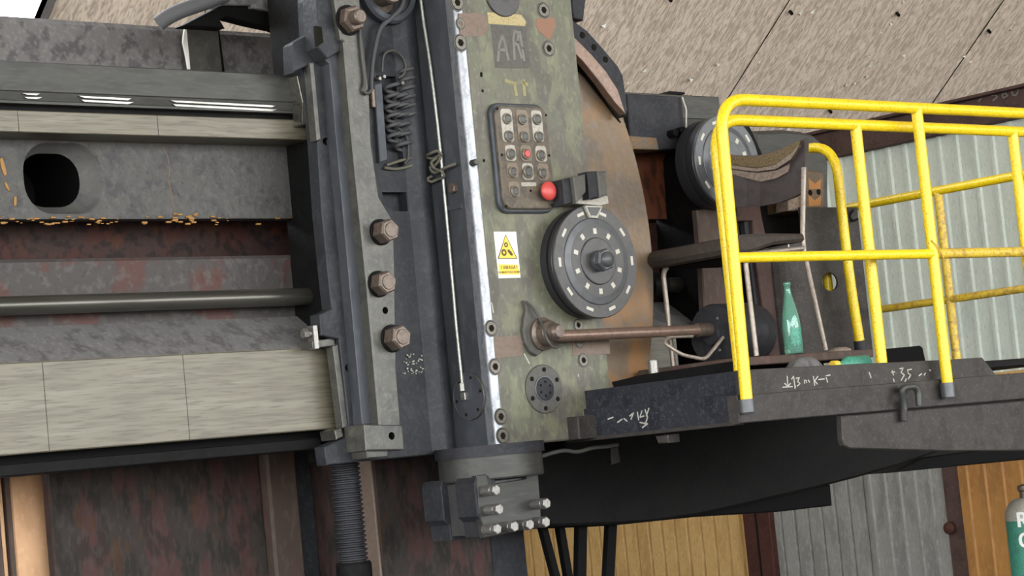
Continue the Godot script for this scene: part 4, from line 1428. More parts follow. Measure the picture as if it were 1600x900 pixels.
func dial(label: String, c: Vector3, r: float, depth: float, face: Material, rim_m: Material, outer: int, inner: int) -> Node3D:
	var d := thing("dial", label, "dial", c - Vector3(0, r, depth), "graduated dials on the machine heads")
	var t := frame_at(FZ, c)
	obj("drum", lathe_mesh(t, [Vector2(0, -depth), Vector2(r * .97, -depth), Vector2(r * .97, -depth * .62), Vector2(r * .93, -depth * .6), Vector2(r * .93, -depth * .42), Vector2(r * .99, -depth * .4), Vector2(r * .99, -.02), Vector2(r * .95, -.012)], 56), rim_m, d)
	obj("outer_ring", lathe_mesh(t, [Vector2(r * .95, -.02), Vector2(r, -.014), Vector2(r, -.004), Vector2(r * .985, 0), Vector2(r * .77, 0), Vector2(r * .765, -.003)], 56), face, d)
	obj("bevel_ring", lathe_mesh(t, [Vector2(r * .77, -.006), Vector2(r * .765, .002), Vector2(r * .75, .004), Vector2(r * .64, .008), Vector2(r * .63, .008)], 56), M.dial_grey, d)
	obj("inner_disc", lathe_mesh(t, [Vector2(r * .64, .0), Vector2(r * .635, .008), Vector2(r * .42, .008), Vector2(r * .415, .011), Vector2(r * .40, .013), Vector2(0, .013)], 56), face, d)
	for i in outer:
		var a := TAU * (i + .5) / outer + PI / 2
		var tm := Transform3D(Basis(Vector3(0, 0, 1), a - PI / 2), c + Vector3(cos(a), sin(a), 0) * r * .87)
		put("scale_plate", box_small(.0175, .006), M.tick, d, tm)
	for i in inner:
		var a := TAU * i / inner + PI / 2
		var tm := Transform3D(Basis(Vector3(0, 0, 1), a - PI / 2), c + Vector3(cos(a), sin(a), .008 / 1.0) * r * .53)
		tm.origin.z = c.z + .008
		put("scale_plate", box_small(.0085, .0105), M.tick, d, tm)
	return d

func box_small(w: float, h: float) -> ArrayMesh:
	var key := "bs%f,%f" % [w, h]
	if not mesh_cache.has(key):
		mesh_cache[key] = box_mesh(Vector3(-w, -h, -.001), Vector3(w, h, .0016), .0004)
	return mesh_cache[key]

func build_dials() -> void:
	var zf := .085
	var l := Z(866, 405, zf)
	var rr := Z(995, 408, zf)
	var t := Z(925, 320, zf)
	var b := Z(948, 497, zf)
	var r := (t.y - b.y) / 2
	var c := Vector3((l.x + rr.x) / 2, (t.y + b.y) / 2, zf)
	var d := dial("black graduated dial with two rings of pale scale plates on the ram", c, r, .085, M.dial, M.dial_side, 10, 10)
	obj("lock_washer", put_mesh(disc_mesh(.04, .02, .004), frame_at(FZ, c + Vector3(0, 0, .012))), M.dial_grey, d)
	obj("lock_nut", put_mesh(hex_mesh(.044, .028), frame_at(FZ, c + Vector3(0, 0, .03))), M.dial_grey, d)
	obj("nut_dome", lathe_mesh(frame_at(FZ, c + Vector3(0, 0, .056)), [Vector2(.03, 0), Vector2(.029, .012), Vector2(.02, .022), Vector2(0, .026)], 24, true), M.dial_grey, d)
	# pointer bracket with two black switch blocks
	var p := thing("pointer_bracket", "grey bracket with two black blocks and a pointer plate above the dial", "bracket", Z(915, 330, .05))
	var zp := .075
	obj("plate", prism_mesh(FZ, zs([[896, 284], [914, 276], [914, 298], [950, 306], [952, 318], [938, 322], [900, 318]], zp), .0, zp, .003), M.label_plate, p)
	var zq := zf + .012
	obj("pointer", prism_mesh(FZ, zs([[914, 321], [942, 322], [934, 341], [922, 340]], zq), .07, zq, .001), M.label_plate, p)
	obj("pointer_inset", prism_mesh(FZ, zs([[917.5, 323.5], [939, 324], [932.5, 337], [923.5, 336.5]], zq + .001), zq - .002, zq + .001, .0003), M.dial, p)
	obj("switch_block", prism_mesh(FZ, zs([[896, 276], [915, 272], [916, 300], [901, 317]], .12), .0, .12, .004), M.plate_dark, p)
	obj("switch_block", prism_mesh(FZ, zs([[934, 268], [947, 267], [950, 304], [938, 309]], .125), .06, .125, .004), M.plate_dark, p)
	obj("switch_block", prism_mesh(FZ, zs([[879, 280], [897, 276], [901, 316], [883, 320]], .10), .0, .10, .004), M.hide, p)
	obj("switch_block", prism_mesh(FZ, zs([[918, 268], [935, 267], [937, 308], [922, 311]], .115), .06, .115, .004), M.hide, p)

func build_lever() -> void:
	var s := thing("clamp_lever", "copper-brown shaft and hub on a pear-shaped plate, reaching right from the ram", "lever", Z(850, 550, 0))
	obj("pear_plate", prism_mesh(FZ, zs([[820, 469], [829, 478], [836, 492], [845, 502], [853, 512], [856, 530], [850, 548], [840, 556], [830, 550], [822, 536], [818, 516], [820, 498], [823, 484]], .02), 0, .02, .004), M.plate_dark, s)
	var hub := Z(847, 522, .02)
	obj("hub", lathe_mesh(frame_at(FZ, hub), [Vector2(0, 0), Vector2(.062, 0), Vector2(.062, .012), Vector2(.048, .018), Vector2(.045, .05), Vector2(.034, .06), Vector2(.03, .085), Vector2(.022, .1), Vector2(0, .102)], 32), M.nut, s)
	var zb := .1
	var a := Z(864, 520, zb)
	var e := Z(1106, 515, zb)
	var y := (a.y + e.y) / 2
	var path := bent([Vector3(hub.x, hub.y, .06), Vector3(hub.x + .004, y - .004, zb), Vector3(e.x, e.y, zb)], .05)
	obj("shaft", tube_mesh(path, .0215, 20), M.lever, s)
	obj("collar", tube_mesh(PackedVector3Array([Vector3(e.x - .06, e.y, zb), Vector3(e.x + .01, e.y, zb)]), .027, 20), M.nut, s)
	obj("wire", tube_mesh(curve([Z(822, 471, .03), Z(832, 480, .035), Z(842, 497, .04), Z(850, 515, .075), Z(856, 532, .09), Z(866, 543, .09), Z(878, 538, .08)]), .005, 8), M.cable, s)
	# drum on its right end
	var d := thing("shaft_drum", "dark round drum cover at the right end of the brown shaft", "drum", Vector3(e.x, e.y - .13, zb))
	var yr := (X(1112, 474, e.x).y - X(1112, 571, e.x).y) / 2
	var cy := (X(1112, 474, e.x).y + X(1112, 571, e.x).y) / 2
	var t := frame_at(FX, Vector3(e.x + .02, cy, zb - .0))
	obj("cover", lathe_mesh(t, [Vector2(0, -.26), Vector2(yr * .9, -.26), Vector2(yr, -.2), Vector2(yr, -.01), Vector2(yr * .96, 0), Vector2(.045, .0), Vector2(.04, .012), Vector2(0, .012)], 40), M.hide, d)
	for i in 3:
		var an := 1.0 + i * 2.1
		put("rivet", disc_mesh(.006, .004), M.bolt, d, frame_at(FX, Vector3(e.x + .02, cy + sin(an) * yr * .6, zb + cos(an) * yr * .6)))
	obj("strap_handle", tube_mesh(bent([Z(1130, 527, zb + .06), Z(1102, 562, zb + .06), Z(1064, 554, zb + .05), Z(1036, 535, zb + .02), Z(1046, 526, zb + .0), Z(1082, 525, zb)], .03), .0075, 10), M.chair_tube, d)

func build_tool() -> void:
	var t := thing("tool_head", "steel tool head with stepped clamp plates and seven protruding hex bolts under the ram", "tool holder", Z(770, 838, .0))
	var zc := -.12
	var cx := (Z(704, 735, zc).x + Z(829, 735, zc).x) / 2
	var r0 := (Z(829, 735, zc).x - Z(704, 735, zc).x) / 2
	var yb := Z(785, 748, zc + r0).y
	var ax := Transform3D(FY.basis, Vector3(cx, 0, zc))
	obj("spindle_collar", lathe_mesh(ax, [Vector2(0, RB - .03), Vector2(r0 * 1.05, RB - .03), Vector2(r0 * 1.05, RB + .01), Vector2(0, RB + .01)], 40), M.hide, t)
	obj("spindle_nose", lathe_mesh(ax, [Vector2(0, yb), Vector2(r0 * .98, yb), Vector2(r0, yb + .006), Vector2(r0, RB - .02), Vector2(0, RB - .02)], 40), M.greysteel, t)
	# front plate
	var zf := .02
	var o := zs([[745, 743], [760, 741], [764, 757], [822, 748], [824, 735], [841, 737], [845, 790], [846, 822], [800, 832], [758, 840], [755, 820], [748, 803]], zf)
	obj("front_plate", prism_mesh(FZ, o, zf - .03, zf, .003), M.greysteel, t)
	# stepped jaws, seen from their left sides
	o = zs([[729, 748], [740, 743], [747, 760], [752, 802], [758, 824], [758, 838], [738, 838], [734, 826], [731, 816]], zf - .02)
	var jaw := xs_profile(0.0)
	obj("front_jaw", jaw_mesh(Z(745, 790, zf).x, zf - .001, zf - .11), M.hide, t)
	obj("rear_jaw", jaw_mesh(Z(745, 790, zf).x, zf - .19, zf - .30), M.hide, t)
	var xj := Z(745, 790, zf).x
	obj("block", box_mesh(Vector3(xj + .03, Z(760, 836, zf).y, zf - .29), Vector3(Z(843, 790, zf).x, Z(770, 750, zf).y, zf - .02), .004), M.dial, t)
	# bolts
	for q in [[766, 766, .05], [771, 796, .05], [768, 827, .05], [795, 823, .05], [819, 820, .05], [844, 816, .05], [845, 787, .055]]:
		var h: float = q[2]
		var tip := Z(q[0] + 10, q[1] - .5, zf + h + .02)
		var at := Vector3(tip.x, tip.y, zf)
		var b := put("bolt_shank", disc_mesh(.0195, h, .002), M.bolt, t, frame_at(FZ, at))
		put("bolt_head", hex_mesh(.02, .02), M.bolt, b, frame_at(FZ, at + Vector3(0, 0, h)))
	var cab := thing("sagging_cable", "thin grey cable sagging behind the ram's lower edge", "cable", Z(880, 710, -.05))
	obj("cable", tube_mesh(curve([Z(825, 715, -.1), Z(842, 714, -.05), Z(862, 708, -.05), Z(882, 704, -.05), Z(902, 706, -.05), Z(925, 700, -.05), Z(945, 698, -.05), Z(965, 695, -.05)]), .008, 8), M.cable, cab)

func xs_profile(_x: float) -> int:
	return 0

# a jaw: stepped outline in X and Y, running back along Z
func jaw_mesh(x: float, z1: float, z0: float) -> ArrayMesh:
	var yt := Z(748, 745, z1).y
	var ym := Z(752, 806, z1).y
	var yl := Z(758, 838, z1).y
	var p := PackedVector2Array([Vector2(x + .1, yt), Vector2(x + .012, yt), Vector2(x, yt - .02), Vector2(x, ym), Vector2(x + .022, ym - .02), Vector2(x + .026, yl), Vector2(x + .1, yl)])
	return prism_mesh(FZ, p, z0, z1, .003)

# ---------- the second head, further along the rail ----------
func build_second_head() -> void:
	var h := thing("second_head", "dark second machine head behind the chair, further along the rail", "machine head", Z(1180, 560, -.6))
	var z := -.26
	obj("housing", prism_mesh(FZ, zs([[1082, 240], [1100, 200], [1135, 182], [1165, 200], [1190, 255], [1262, 285], [1262, 560], [1100, 560], [1094, 420]], z - .06), z - .3, z - .03, .006), M.dark, h)
	obj("front_strip", prism_mesh(FZ, zs([[1089, 328], [1152, 322], [1160, 400], [1164, 560], [1104, 560], [1098, 430]], z), z - .03, z, .005), M.brown_post, h)
	obj("arm_plate", prism_mesh(FZ, zs([[1150, 320], [1187, 316], [1192, 345], [1204, 400], [1226, 556], [1203, 556], [1180, 400], [1176, 345], [1153, 345]], -.21), -.25, -.21, .004), M.beam, h)
	obj("arm_flange", prism_mesh(FZ, zs([[1163, 345], [1175, 345], [1183, 410], [1200, 556], [1190, 556], [1172, 410]], -.23), -.26, -.23, .003), M.hide, h)
	# rail end fittings
	obj("end_block", prism_mesh(FZ, zs([[980, 146], [1066, 151], [1073, 232], [986, 235]], -.33), -.42, -.33, .005), M.hide, h)
	obj("end_plate", prism_mesh(FZ, zs([[1072, 156], [1099, 158], [1100, 170], [1074, 170]], -.45), -.55, -.45, .003), M.brown_post, h)
	obj("end_plate", prism_mesh(FZ, zs([[1070, 172], [1122, 172], [1118, 215], [1074, 214]], -.5), -.6, -.5, .004), M.hide, h)
	obj("way_end", prism_mesh(FZ, zs([[984, 212], [1026, 215], [1030, 234], [986, 233]], -.31), -.4, -.31, .003), M.rusty, h)
	for q in [[1046, 210], [1058, 206], [1068, 212]]:
		obj("clamp_screw", put_mesh(hex_mesh(.018, .04), frame_at(FZ, Z(q[0], q[1], -.33))), M.dark, h)
	obj("drip_wire", tube_mesh(curve([Z(1066, 152, -.32), Z(1069, 162, -.31), Z(1072, 172, -.31), Z(1072, 190, -.31), Z(1073, 214, -.31)]), .004, 8), M.chalk, h)
	obj("top_lug", prism_mesh(FZ, zs([[1041, 149], [1046, 142], [1070, 144], [1071, 147], [1052, 148]], -.4), -.46, -.4, .002), M.dark, h)
	# rounded grey housing over it
	var g := thing("gear_cover", "smooth grey rounded gear cover behind the chair back", "machine cover", Z(1240, 270, -.9))
	var o := zs([[1180, 204], [1225, 202], [1255, 205], [1274, 211], [1286, 222], [1293, 236], [1297, 256], [1297, 330], [1180, 330]], -.75)
	obj("cover", prism_mesh(FZ, o, -1.1, -.75, .02), M.greysteel, g)
	var r := .196
	var zd := -.15
	var c := Z(1137, 252, zd)
	dial("grey-blue dial on the second head, partly behind the yellow post and chair back", c, r, .12, M.dial_grey, M.dial_side, 10, 10)
	# junction box
	var zb := -.17
	var j := thing("junction_box", "rust-stained junction box with two orange arrows beside the chair back", "box", Z(1260, 330, zb))
	obj("box", prism_mesh(FZ, zs([[1231, 290], [1259, 287], [1259, 266], [1285, 268], [1288, 275], [1288, 328], [1283, 331], [1232, 330]], zb), zb - .12, zb, .006), M.rusty, j)
	for q in [[0, 0], [0, 26]]:
		var y0: float = 278.0 + q[1]
		obj("arrow_mark", prism_mesh(FZ, zs([[1263, y0], [1273, y0 + 9], [1283, y0 + 1], [1282, y0 + 17], [1264, y0 + 18]], zb + .001), zb - .004, zb + .0016, 0), M.orange, j)
	for q in [[1266, 301], [1279, 300]]:
		put("plug_hole", disc_mesh(.013, .003), M.hole, j, frame_at(FZ, Z(q[0], q[1], zb)))
	obj("conduit", prism_mesh(FZ, zs([[1232, 308], [1247, 304], [1249, 329], [1232, 329]], zb + .02), zb - .05, zb + .02, .004), M.cloth, j)
	# grey guard plate with a round hole
	var zp := -.12
	var gp := thing("guard_plate", "grey guard plate with one round hole behind the curved yellow post", "plate", Z(1310, 560, zp))
	var hole := Z(1297, 440, zp)
	var lo := Z(1252, 560, zp)
	var hi := Z(1361, 324, zp)
	var inner := PackedVector2Array()
	for i in 32:
		var a := TAU * i / 32
		inner.append(Vector2(hole.x, hole.y) + Vector2(cos(a) * .052, sin(a) * .04))
	var lo2 := Vector2(Z(1262, 440, zp).x, lo.y)
	var hi2 := Vector2(Z(1352, 440, zp).x, hi.y)
	var st := begin()
	holed(st, FZ, rim(inner, Vector2(hole.x, hole.y), lo2, hi2), inner, zp - .01, zp)
	obj("plate", st.commit(), M.fascia, gp)
	# curled left edge of the plate
	var prof := PackedVector2Array()
	for i in 9:
		var a := PI * .5 + PI * .5 * i / 8.0
		prof.append(Vector2(lo2.x + cos(a) * .13, -(zp - .13 + sin(a) * .13)))
	for i in range(8, -1, -1):
		var a := PI * .5 + PI * .5 * i / 8.0
		prof.append(Vector2(lo2.x + cos(a) * .12, -(zp - .13 + sin(a) * .12)))
	obj("curled_edge", prism_mesh(FY, prof, lo2.y, hi2.y - .12, 0), M.fascia, gp)
	obj("hook_wire", tube_mesh(curve([Z(1333, 328, zp + .01), Z(1328, 338, zp + .015), Z(1333, 345, zp + .015), Z(1340, 342, zp + .01)]), .005, 8), M.dark, gp)

# ---------- operator's platform ----------
const DK := 1.80      # deck
func build_platform() -> void:
	var p := thing("operator_platform", "dark steel operator platform with skirt plates, sockets and a hook", "platform", Vector3(1.1, 1.5, .3))
	var zf := .80
	var xl := .075
	var xr := 2.35
	obj("deck", box_mesh(Vector3(xl + .02, DK - .05, -.3), Vector3(2.15, DK - .02, zf - .03), .004), M.dark, p)
	# front: upper band, lower band
	obj("fascia_upper", prism_mesh(FZ, zs([[1152, 579], [1178, 577], [1320, 569.5], [1480, 562], [1535, 558.5], [1558, 587.5], [1540, 592], [1156, 622]], zf), zf - .012, zf, .002), M.fascia, p)
	var yt := Z(1160, 617, zf + .02).y
	var yb := Z(1160, 661, zf + .02).y
	var x0 := Z(1154, 640, zf + .02).x
	obj("fascia_lower", prism_mesh(FZ, PackedVector2Array([Vector2(x0, yb), Vector2(xr, yb - .012), Vector2(xr, yt - .004), Vector2(x0, yt)]), zf - .03, zf + .02, .003), M.fascia, p)
	# left side skirts
	obj("side_skirt_upper", prism_mesh(FX, xs([[906, 642], [912, 611], [1151, 579.5], [1156, 617]], xl), -xl - .012, -xl, .002), M.skirt, p)
	obj("side_skirt_lower", prism_mesh(FX, xs([[903, 640], [1155, 614], [1157, 662], [1040, 672], [907, 686]], xl), -xl - .012, -xl + .014, .003), M.skirt, p)
	obj("skirt_edge", prism_mesh(FX, xs([[890, 686], [1156, 658], [1156, 664], [890, 692]], xl), -xl - .02, -xl + .022, .002), M.fascia, p)
	obj("end_bracket", prism_mesh(FX, xs([[884, 652], [903, 651], [905, 686], [886, 689]], -.03), .03 - .1, .03, .004), M.fascia, p)
	obj("stop_block", prism_mesh(FX, xs([[1026, 681], [1046, 679], [1047, 692], [1031, 693]], xl), -xl - .05, -xl + .01, .004), M.fascia, p)
	# raised footboard
	var bz := .42
	var b0 := Z(1176, 559, bz)
	var b1 := Z(1364, 543.5, bz)
	var by := (b0.y + b1.y) / 2
	obj("footboard", box_mesh(Vector3(b0.x - .1, by - .033, -.1), Vector3(b1.x, by, bz), .004), M.brown_post, p)
	for x in [b0.x + .1, b1.x - .1]:
		obj("board_bearer", box_mesh(Vector3(x - .03, DK - .03, -.08), Vector3(x + .03, by - .03, bz - .2), .004), M.dark, p)
	obj("back_plate", prism_mesh(FZ, zs([[1383, 545], [1438, 540], [1442, 543], [1447, 566], [1383, 572]], .3), .27, .3, .003), M.darker, p)
	obj("floor_plate", prism_mesh(FX, xs([[955, 597], [1000, 586], [1160, 562], [1160, 585], [960, 609]], xl + .05), -xl - .07, -xl - .05, .002), M.dark, p)
	# sockets for the hand rails
	for q in [[1168, 646, 624], [1482, 622, 598]]:
		var a := Z(q[0], q[1], .85)
		var b := Z(q[0], q[2], .85)
		put("rail_socket", lathe_mesh(Transform3D(FY.basis, Vector3.ZERO), [Vector2(0, 0), Vector2(.024, 0), Vector2(.0275, .004), Vector2(.0275, b.y - a.y), Vector2(.022, b.y - a.y + .001)], 20), M.dial_grey, p, Transform3D(Basis(), Vector3(a.x, a.y, .85)))
	# hook
	var hk := bent([Z(1413, 640, .85), Z(1411, 628, .85), Z(1408, 606, .86), Z(1434, 603, .87), Z(1436, 634, .87)], .06)
	obj("hook", tube_mesh(hk, .0125, 14), M.greysteel, p)
	obj("hook_stem", tube_mesh(PackedVector3Array([Z(1412, 658, .845), Z(1411, 626, .845)]), .0145, 12), M.fascia, p)
	# lower hanging plate
	obj("lower_plate", prism_mesh(FZ, zs([[1315, 650], [1625, 624], [1625, 704], [1480, 704.5], [1328, 700.5], [1320, 696], [1317, 688]], .825), .80, .825, .004), M.fascia, p)
	# chalk writing
	var st := begin()
	var zt := zf + .0005
	var ls := []
	for l in [[[1230, 588], [1231, 603]], [[1226, 599], [1231, 604], [1235, 599]], [[1223, 605], [1238, 604]], [[1237, 592], [1240, 588], [1242, 604]], [[1243, 603], [1242, 607]], [[1244, 591], [1249, 590], [1246, 596], [1250, 599], [1246, 603]],
		[[1257, 599], [1257, 594], [1260, 595], [1260, 598]], [[1263, 594], [1265, 597]], [[1271, 588], [1273, 602]], [[1278, 588], [1273, 595], [1277, 600]], [[1279, 593], [1288, 592]], [[1291, 590], [1293, 597]], [[1291, 587], [1297, 586]],
		[[1358, 582], [1361, 590]], [[1394, 579], [1396, 586]], [[1393, 582], [1398, 581]], [[1396, 592], [1397, 596]], [[1406, 576], [1411, 575], [1408, 582], [1413, 586], [1408, 594]], [[1416, 592], [1414, 596]], [[1424, 577], [1418, 578], [1419, 583], [1423, 586], [1419, 592]], [[1436, 587], [1440, 584]], [[1444, 586], [1446, 583]], [[1452, 578], [1454, 579]]]:
		ls.append(Array(zs(l, zt)))
	for l in ls:
		st = begin()
		strokes(st, FZ, [l], zt - .0006, .0042)
		obj("chalk_stroke", st.commit(), M.chalk, p)
	st = begin()
	ls = []
	for l in [[[984, 650], [990, 645], [986, 655]], [[996, 644], [998, 656]], [[1003, 642], [1000, 652], [1006, 650]], [[1008, 640], [1012, 652], [1008, 664]], [[1014, 638], [1010, 650]], [[975, 654], [980, 658]], [[1000, 660], [1010, 662]], [[950, 655], [958, 652]], [[1012, 662], [1004, 668]], [[965, 660], [972, 655]]]:
		ls.append(Array(xs(l, xl - .014)))
	for l in ls:
		st = begin()
		strokes(st, FX, [l], -xl + .0135, .005)
		obj("chalk_stroke", st.commit(), M.chalk, p)
	# the arched bracket that carries the platform
	var br := thing("platform_bracket", "black arched bracket plates carrying the operator platform from below", "bracket", Z(1000, 820, .1))
	var zb := -.34
	obj("arched_web", prism_mesh(FZ, zs([[780, 703], [880, 700], [905, 640], [1160, 628], [1320, 640], [1620, 620], [1620, 655], [1470, 705], [1405, 727], [1340, 746], [1270, 764], [1210, 778], [1150, 792], [1090, 805], [1020, 815], [960, 819], [870, 822], [780, 822]], zb), -.55, zb, .01), M.dark, br)
	obj("cross_beam", prism_mesh(FZ, zs([[780, 790], [1100, 780], [1298, 757], [1301, 790], [1215, 800], [1085, 808], [960, 821], [780, 828]], -.42), -.56, -.42, .006), M.darker, br)
	obj("web_plate", prism_mesh(FZ, zs([[955, 700], [966, 698], [970, 722], [957, 726]], -.33), -.4, -.33, .003), M.fascia, br)
	obj("rail_end", prism_mesh(FZ, zs([[1440, 715], [1625, 690], [1625, 716], [1500, 728], [1400, 738]], -.5), -.9, -.5, .006), M.darker, br)
	# bars hanging below it
	for q in [[[847, 818], [873, 915], -.45], [[876, 815], [893, 915], -.45], [[914, 812], [912, 915], -.43], [[962, 812], [956, 915], -.43]]:
		var a := Z(q[0][0], q[0][1], q[2])
		var b := Z(q[1][0], q[1][1], q[2])
		var e := a + (b - a) * (a.y / (a.y - b.y))
		var wide := .016 if q[2] == -.45 else .024
		var st2 := begin()
		var pr := PackedVector2Array([Vector2(a.x - wide, a.y + .05), Vector2(e.x - wide, e.y), Vector2(e.x + wide, e.y), Vector2(a.x + wide, a.y + .05)])
		prism(st2, FZ, pr, q[2] - .03, q[2], .003)
		obj("support_bar", st2.commit(), M.darker, br)

func rail_tube(called: String, pts: Array, rad: float, bend: float, m: Material, parent: Node3D) -> void:
	obj(called, tube_mesh(bent(pts, bend, 10), rad, 18), m, parent)

func build_railings() -> void:
	var r := .0215
	var z1 := .85
	var xa := .082
	var a := thing("front_handrail", "bright yellow tubular handrail along the platform's front edge, outer of the two", "handrail", Vector3(xa, 1.65, z1), "yellow handrails of the platform")
	var ytop := Z(1380, 167, z1).y
	var foot := Z(1168, 640, z1)
	rail_tube("hoop", [Vector3(foot.x, 1.672, z1), Vector3(Z(1131, 225, z1).x, ytop, z1), Vector3(2.6, ytop + .004, z1)], r, .13, M.yellow, a)
	var xp := Z(1458, 400, z1).x
	rail_tube("post", [Vector3(xp, 1.665, z1), Vector3(xp, ytop, z1)], r, 0, M.yellow, a)
	var ym := Z(1380, 398, z1).y
	obj("mid_rail", tube_mesh(PackedVector3Array([Vector3(foot.x, ym, z1), Vector3(xp, ym, z1)]), r * .86, 18), M.yellow, a)
	obj("mid_rail", tube_mesh(PackedVector3Array([Vector3(xp, ym, z1), Vector3(2.6, ym, z1)]), r * .9, 18), M.yellow_worn, a)
	obj("tie_wire", tube_mesh(curve([Vector3(xp - .03, ym + .05, z1 + .02), Vector3(xp, ym + .02, z1 + .03), Vector3(xp + .035, ym - .02, z1 + .02)]), .003, 6), M.yellow_worn, a)
	var z2 := .76
	var b := thing("inner_handrail", "yellow tubular handrail just inside the front one and a little lower", "handrail", Vector3(.12, DK - .02, z2), "yellow handrails of the platform")
	var y2 := Z(1380, 197, z2).y
	var xb := (Z(1142, 450, z2).x + Z(1119, 225, z2).x) / 2
	rail_tube("hoop", [Vector3(xb, DK - .02, z2), Vector3(xb, y2, z2), Vector3(2.6, y2, z2)], r, .13, M.yellow, b)
	for x in [Z(1357, 380, z2).x, Z(1583, 215, z2).x]:
		obj("post", tube_mesh(PackedVector3Array([Vector3(x, DK - .02, z2), Vector3(x, y2, z2)]), r, 18), M.yellow, b)
	# side railing running towards the viewer on the platform's right
	var xs_ := 2.05
	var c := thing("side_handrail", "yellow two-bar side railing on the far right of the platform", "handrail", Vector3(xs_, DK - .02, .3), "yellow handrails of the platform")
	var ya := X(1450, 301, xs_).y
	var yb := X(1490, 467, xs_).y
	var zl := X(1318, 325, xs_).z
	obj("top_bar", tube_mesh(PackedVector3Array([Vector3(xs_, ya, zl), Vector3(xs_, ya, 1.6)]), .0195, 16), M.yellow, c)
	obj("lower_bar", tube_mesh(PackedVector3Array([Vector3(xs_, yb, X(1380, 482, xs_).z), Vector3(xs_, yb, 1.6)]), .0165, 16), M.yellow_worn, c)
	var zp := X(1480, 430, xs_).z
	obj("post", tube_mesh(PackedVector3Array([Vector3(xs_, DK - .02, zp), Vector3(xs_, ya, zp)]), .019, 16), M.yellow_worn, c)
	# curved hoop behind the chair
	var zh := -.03
	var f := Z(1345, 545, zh)
	var h := thing("curved_hoop", "curved yellow hoop post rising behind the chair, in a dark sleeve", "handrail", f)
	var e := Z(1303, 222, zh)
	obj("hoop", tube_mesh(bent([f, Z(1328, 440, zh), e, e + Vector3(-.02, -.01, -.3)], .17, 12), r, 18), M.yellow, h)
	var rp := Z(1293, 440, -.2)
	obj("rear_post", tube_mesh(PackedVector3Array([Vector3(rp.x, DK - .03, -.2), Vector3(rp.x, Z(1285, 345, -.2).y, -.2)]), r, 18), M.yellow, h)
	obj("sleeve", tube_mesh(PackedVector3Array([f + Vector3(.004, -.05, 0), f.lerp(Z(1328, 440, zh), .12)]), r * 1.25, 18), M.hide, h)

